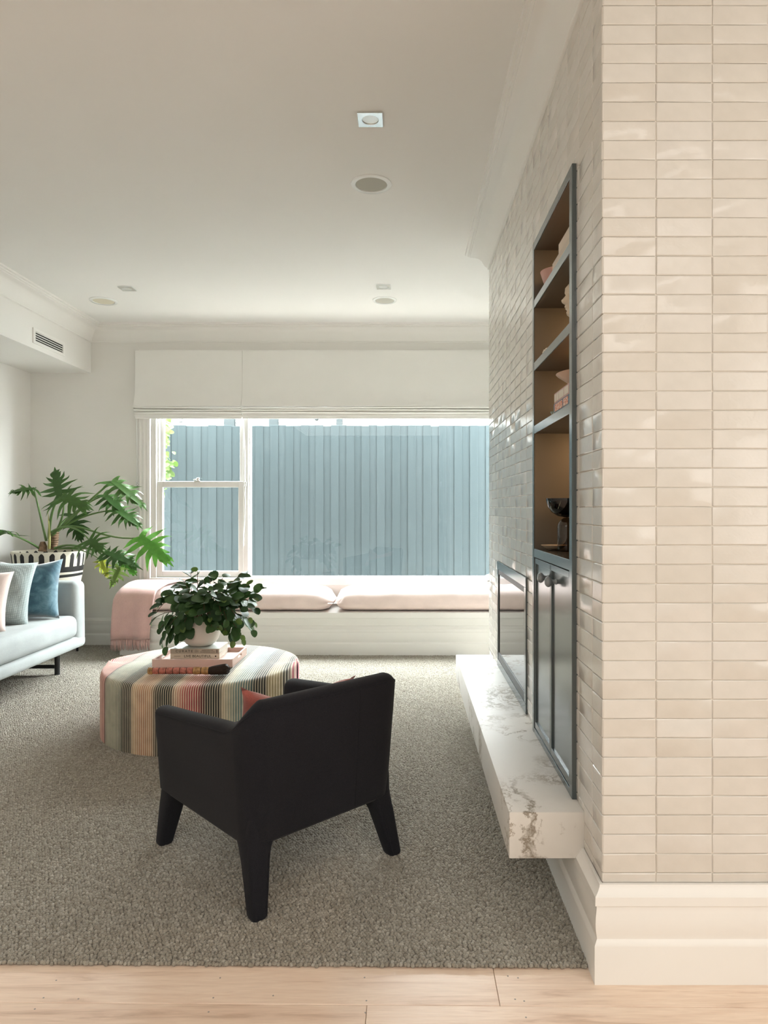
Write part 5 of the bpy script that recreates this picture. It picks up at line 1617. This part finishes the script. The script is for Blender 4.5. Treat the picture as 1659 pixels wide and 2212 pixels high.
def section(x, y, nx_, ny_, h, inset=0.0, tks=1.0):
    ring = []
    r_ = tk / 2 * tks
    t_ = tk * tks
    def pt(dn, z):
        f = (z - ZB) / 0.45
        flare = -0.022 + 0.034 * f               # widens upwards
        back_lean = -0.020 * max(0, f) if y < -hd + 0.2 else 0
        return (x + nx_ * (dn - flare + inset), y + ny_ * (dn - flare + inset) , z)
    for z in (ZB, ZB + 0.012, ZB + 0.10, ZB + 0.19, (ZB + 0.19 + h - r_) / 2, h - r_):
        ring.append(pt(0.0 + (0.008 if z == ZB else 0), z))
    for i in range(1, 8):
        a = math.pi * i / 8
        ring.append(pt(r_ - r_ * math.cos(a), h - r_ + r_ * 0.85 * math.sin(a)))
    for z in (h - r_, (0.36 + h) / 2, 0.36, ZB + 0.012, ZB):
        ring.append(pt(t_ - (0.008 if z == ZB else 0), z))
    return ring
rings = []
n = len(path)
# rounded arm fronts
for (x, y, a, b, s_) in (path[0],):
    for off, sc in ((0.030, 0.25), (0.026, 0.55), (0.016, 0.82), (0.006, 0.95)):
        h = hgt(x, y, s_)
        rings.append(section(x, y + off, a, b, h - 0.030 * (1 - sc), (1 - sc) * tk / 2, sc))
for (x, y, a, b, s_) in path:
    rings.append(section(x, y, a, b, hgt(x, y, s_)))
x, y, a, b, s_ = path[-1]
for off, sc in ((0.006, 0.95), (0.016, 0.82), (0.026, 0.55), (0.030, 0.25)):
    h = hgt(x, y, s_)
    rings.append(section(x, y + off, a, b, h - 0.030 * (1 - sc), (1 - sc) * tk / 2, sc))
sh = MB().loft(rings).build('tub_shell', M_navy, chair, 180, world=False)
MB().rbox(-hw + 0.04, hw - 0.04, -hd + 0.04, hd - 0.01, ZB - 0.004, 0.30, 0.02, 2).build('seat_base', M_navy, chair, 40, world=False)
MB().rbox(-hw + tk - 0.01, hw - tk + 0.01, -hd + tk - 0.01, hd + 0.008, 0.30, 0.405, 0.035, 4).build('seat_cushion', M_navy, chair, 60, world=False)
# piping seams: rim line outside and centre-back seam
def rimline(dz, outward):
    pts_ = []
    for (x, y, a, b, s_) in path:
        h = hgt(x, y, s_) - tk / 2 + dz
        f = (h - ZB) / 0.45
        fl = -0.022 + 0.034 * f + outward
        pts_.append((x - a * fl, y - b * fl, h))
    return pts_
MB().tube(rimline(0.012, -0.0014), 0.0016, 5).build('seam', M_navy, chair, 60, world=False)
sx = 0.20 * hw
MB().tube([(0.115, -hd - (-0.022 + 0.034 * (z - ZB) / 0.45) + 0.0002, z) for z in (0.23, 0.35, 0.48, 0.60, 0.64)], 0.0011, 5).build('seam', M_navy, chair, 60, world=False)
def leg(sx_, sy_):
    """upholstered leg whose outer faces run flush into the shell's corner, with a small fillet under the hem"""
    rings = []
    m = 28
    ox, oy = hw - 0.0235, (hf + 0.024 if sy_ > 0 else hd - 0.0235)                 # outer faces at the hem
    fx_, fy_, fs = 0.284, 0.326, 0.0265               # foot centre and half width
    zt = ZB + 0.004
    stn = [(0.30, 0.0, -0.004, 0.0), (zt + 0.02, 0.0, -0.002, 0.014), (zt, 0.0, 0.0, 0.014), (zt - 0.008, 0.02, 0.0, 0.009), (zt - 0.018, 0.06, 0.0, 0.004), (zt - 0.034, 0.12, 0.0, 0.001)]
    stn += [(zt * (1 - t) + 0.009 * t, t, 0.0, 0.0) for t in (0.25, 0.45, 0.65, 0.85, 0.95, 0.985, 1.0)]
    for z, t, off, fil in stn:
        s_ = 0.044 + (fs - 0.044) * t
        xo, yo = ox + off + (fx_ + fs - ox) * t, oy + off + (fy_ + fs - oy) * t      # outer faces
        w = s_ * 2 + fil
        x, y, h_ = xo - w / 2, yo - w / 2, w / 2
        if t >= 0.985: h_ *= 0.90 if t < 0.99 else 0.70
        ring = []
        for jj in range(m):
            a = 2 * math.pi * jj / m
            c_, q_ = math.cos(a), math.sin(a)
            e_ = 0.58
            ring.append((sx_ * (x + h_ * math.copysign(abs(c_) ** e_, c_)), sy_ * (y + h_ * math.copysign(abs(q_) ** e_, q_)), z))
        rings.append(ring)
    tx, ty = ox - 0.044, oy - 0.044
    lg = MB().loft(rings).build('leg', M_navy, chair, 60, world=False)
    # stitched seam down the leg's inner edge
    ln = []
    for t in (0.14, 0.5, 0.95):
        z = 0.325 * (1 - t) + 0.009 * t
        z = zt * (1 - t) + 0.009 * t
        s_ = 0.044 + (fs - 0.044) * t
        ln.append((sx_ * (tx + (fx_ - tx) * t - s_ * 0.62), sy_ * (ty + (fy_ - ty) * t + s_ * 0.985), z))
    MB().tube(ln, 0.0012, 5).build('seam', M_navy, lg, 60, world=False)
for a in (-1, 1):
    for b in (-1, 1): leg(a, b)
Mc = Matrix.Translation(AC) @ Matrix.Rotation(YAW, 4, 'Z')
cloc = Mc @ Vector((0.010, -0.085, 0.508))
cf = (Mc.to_3x3() @ Vector((0.12, 1, 0)))
pillow(0.47, 0.31, 0.13, 'lumbar_cushion', M_coral, lean(cloc, (cf.x, cf.y), 0.35, 0.07), 'coral red cushion leaning inside the charcoal armchair', seed=6, pinch=0.16, sag=0.26)
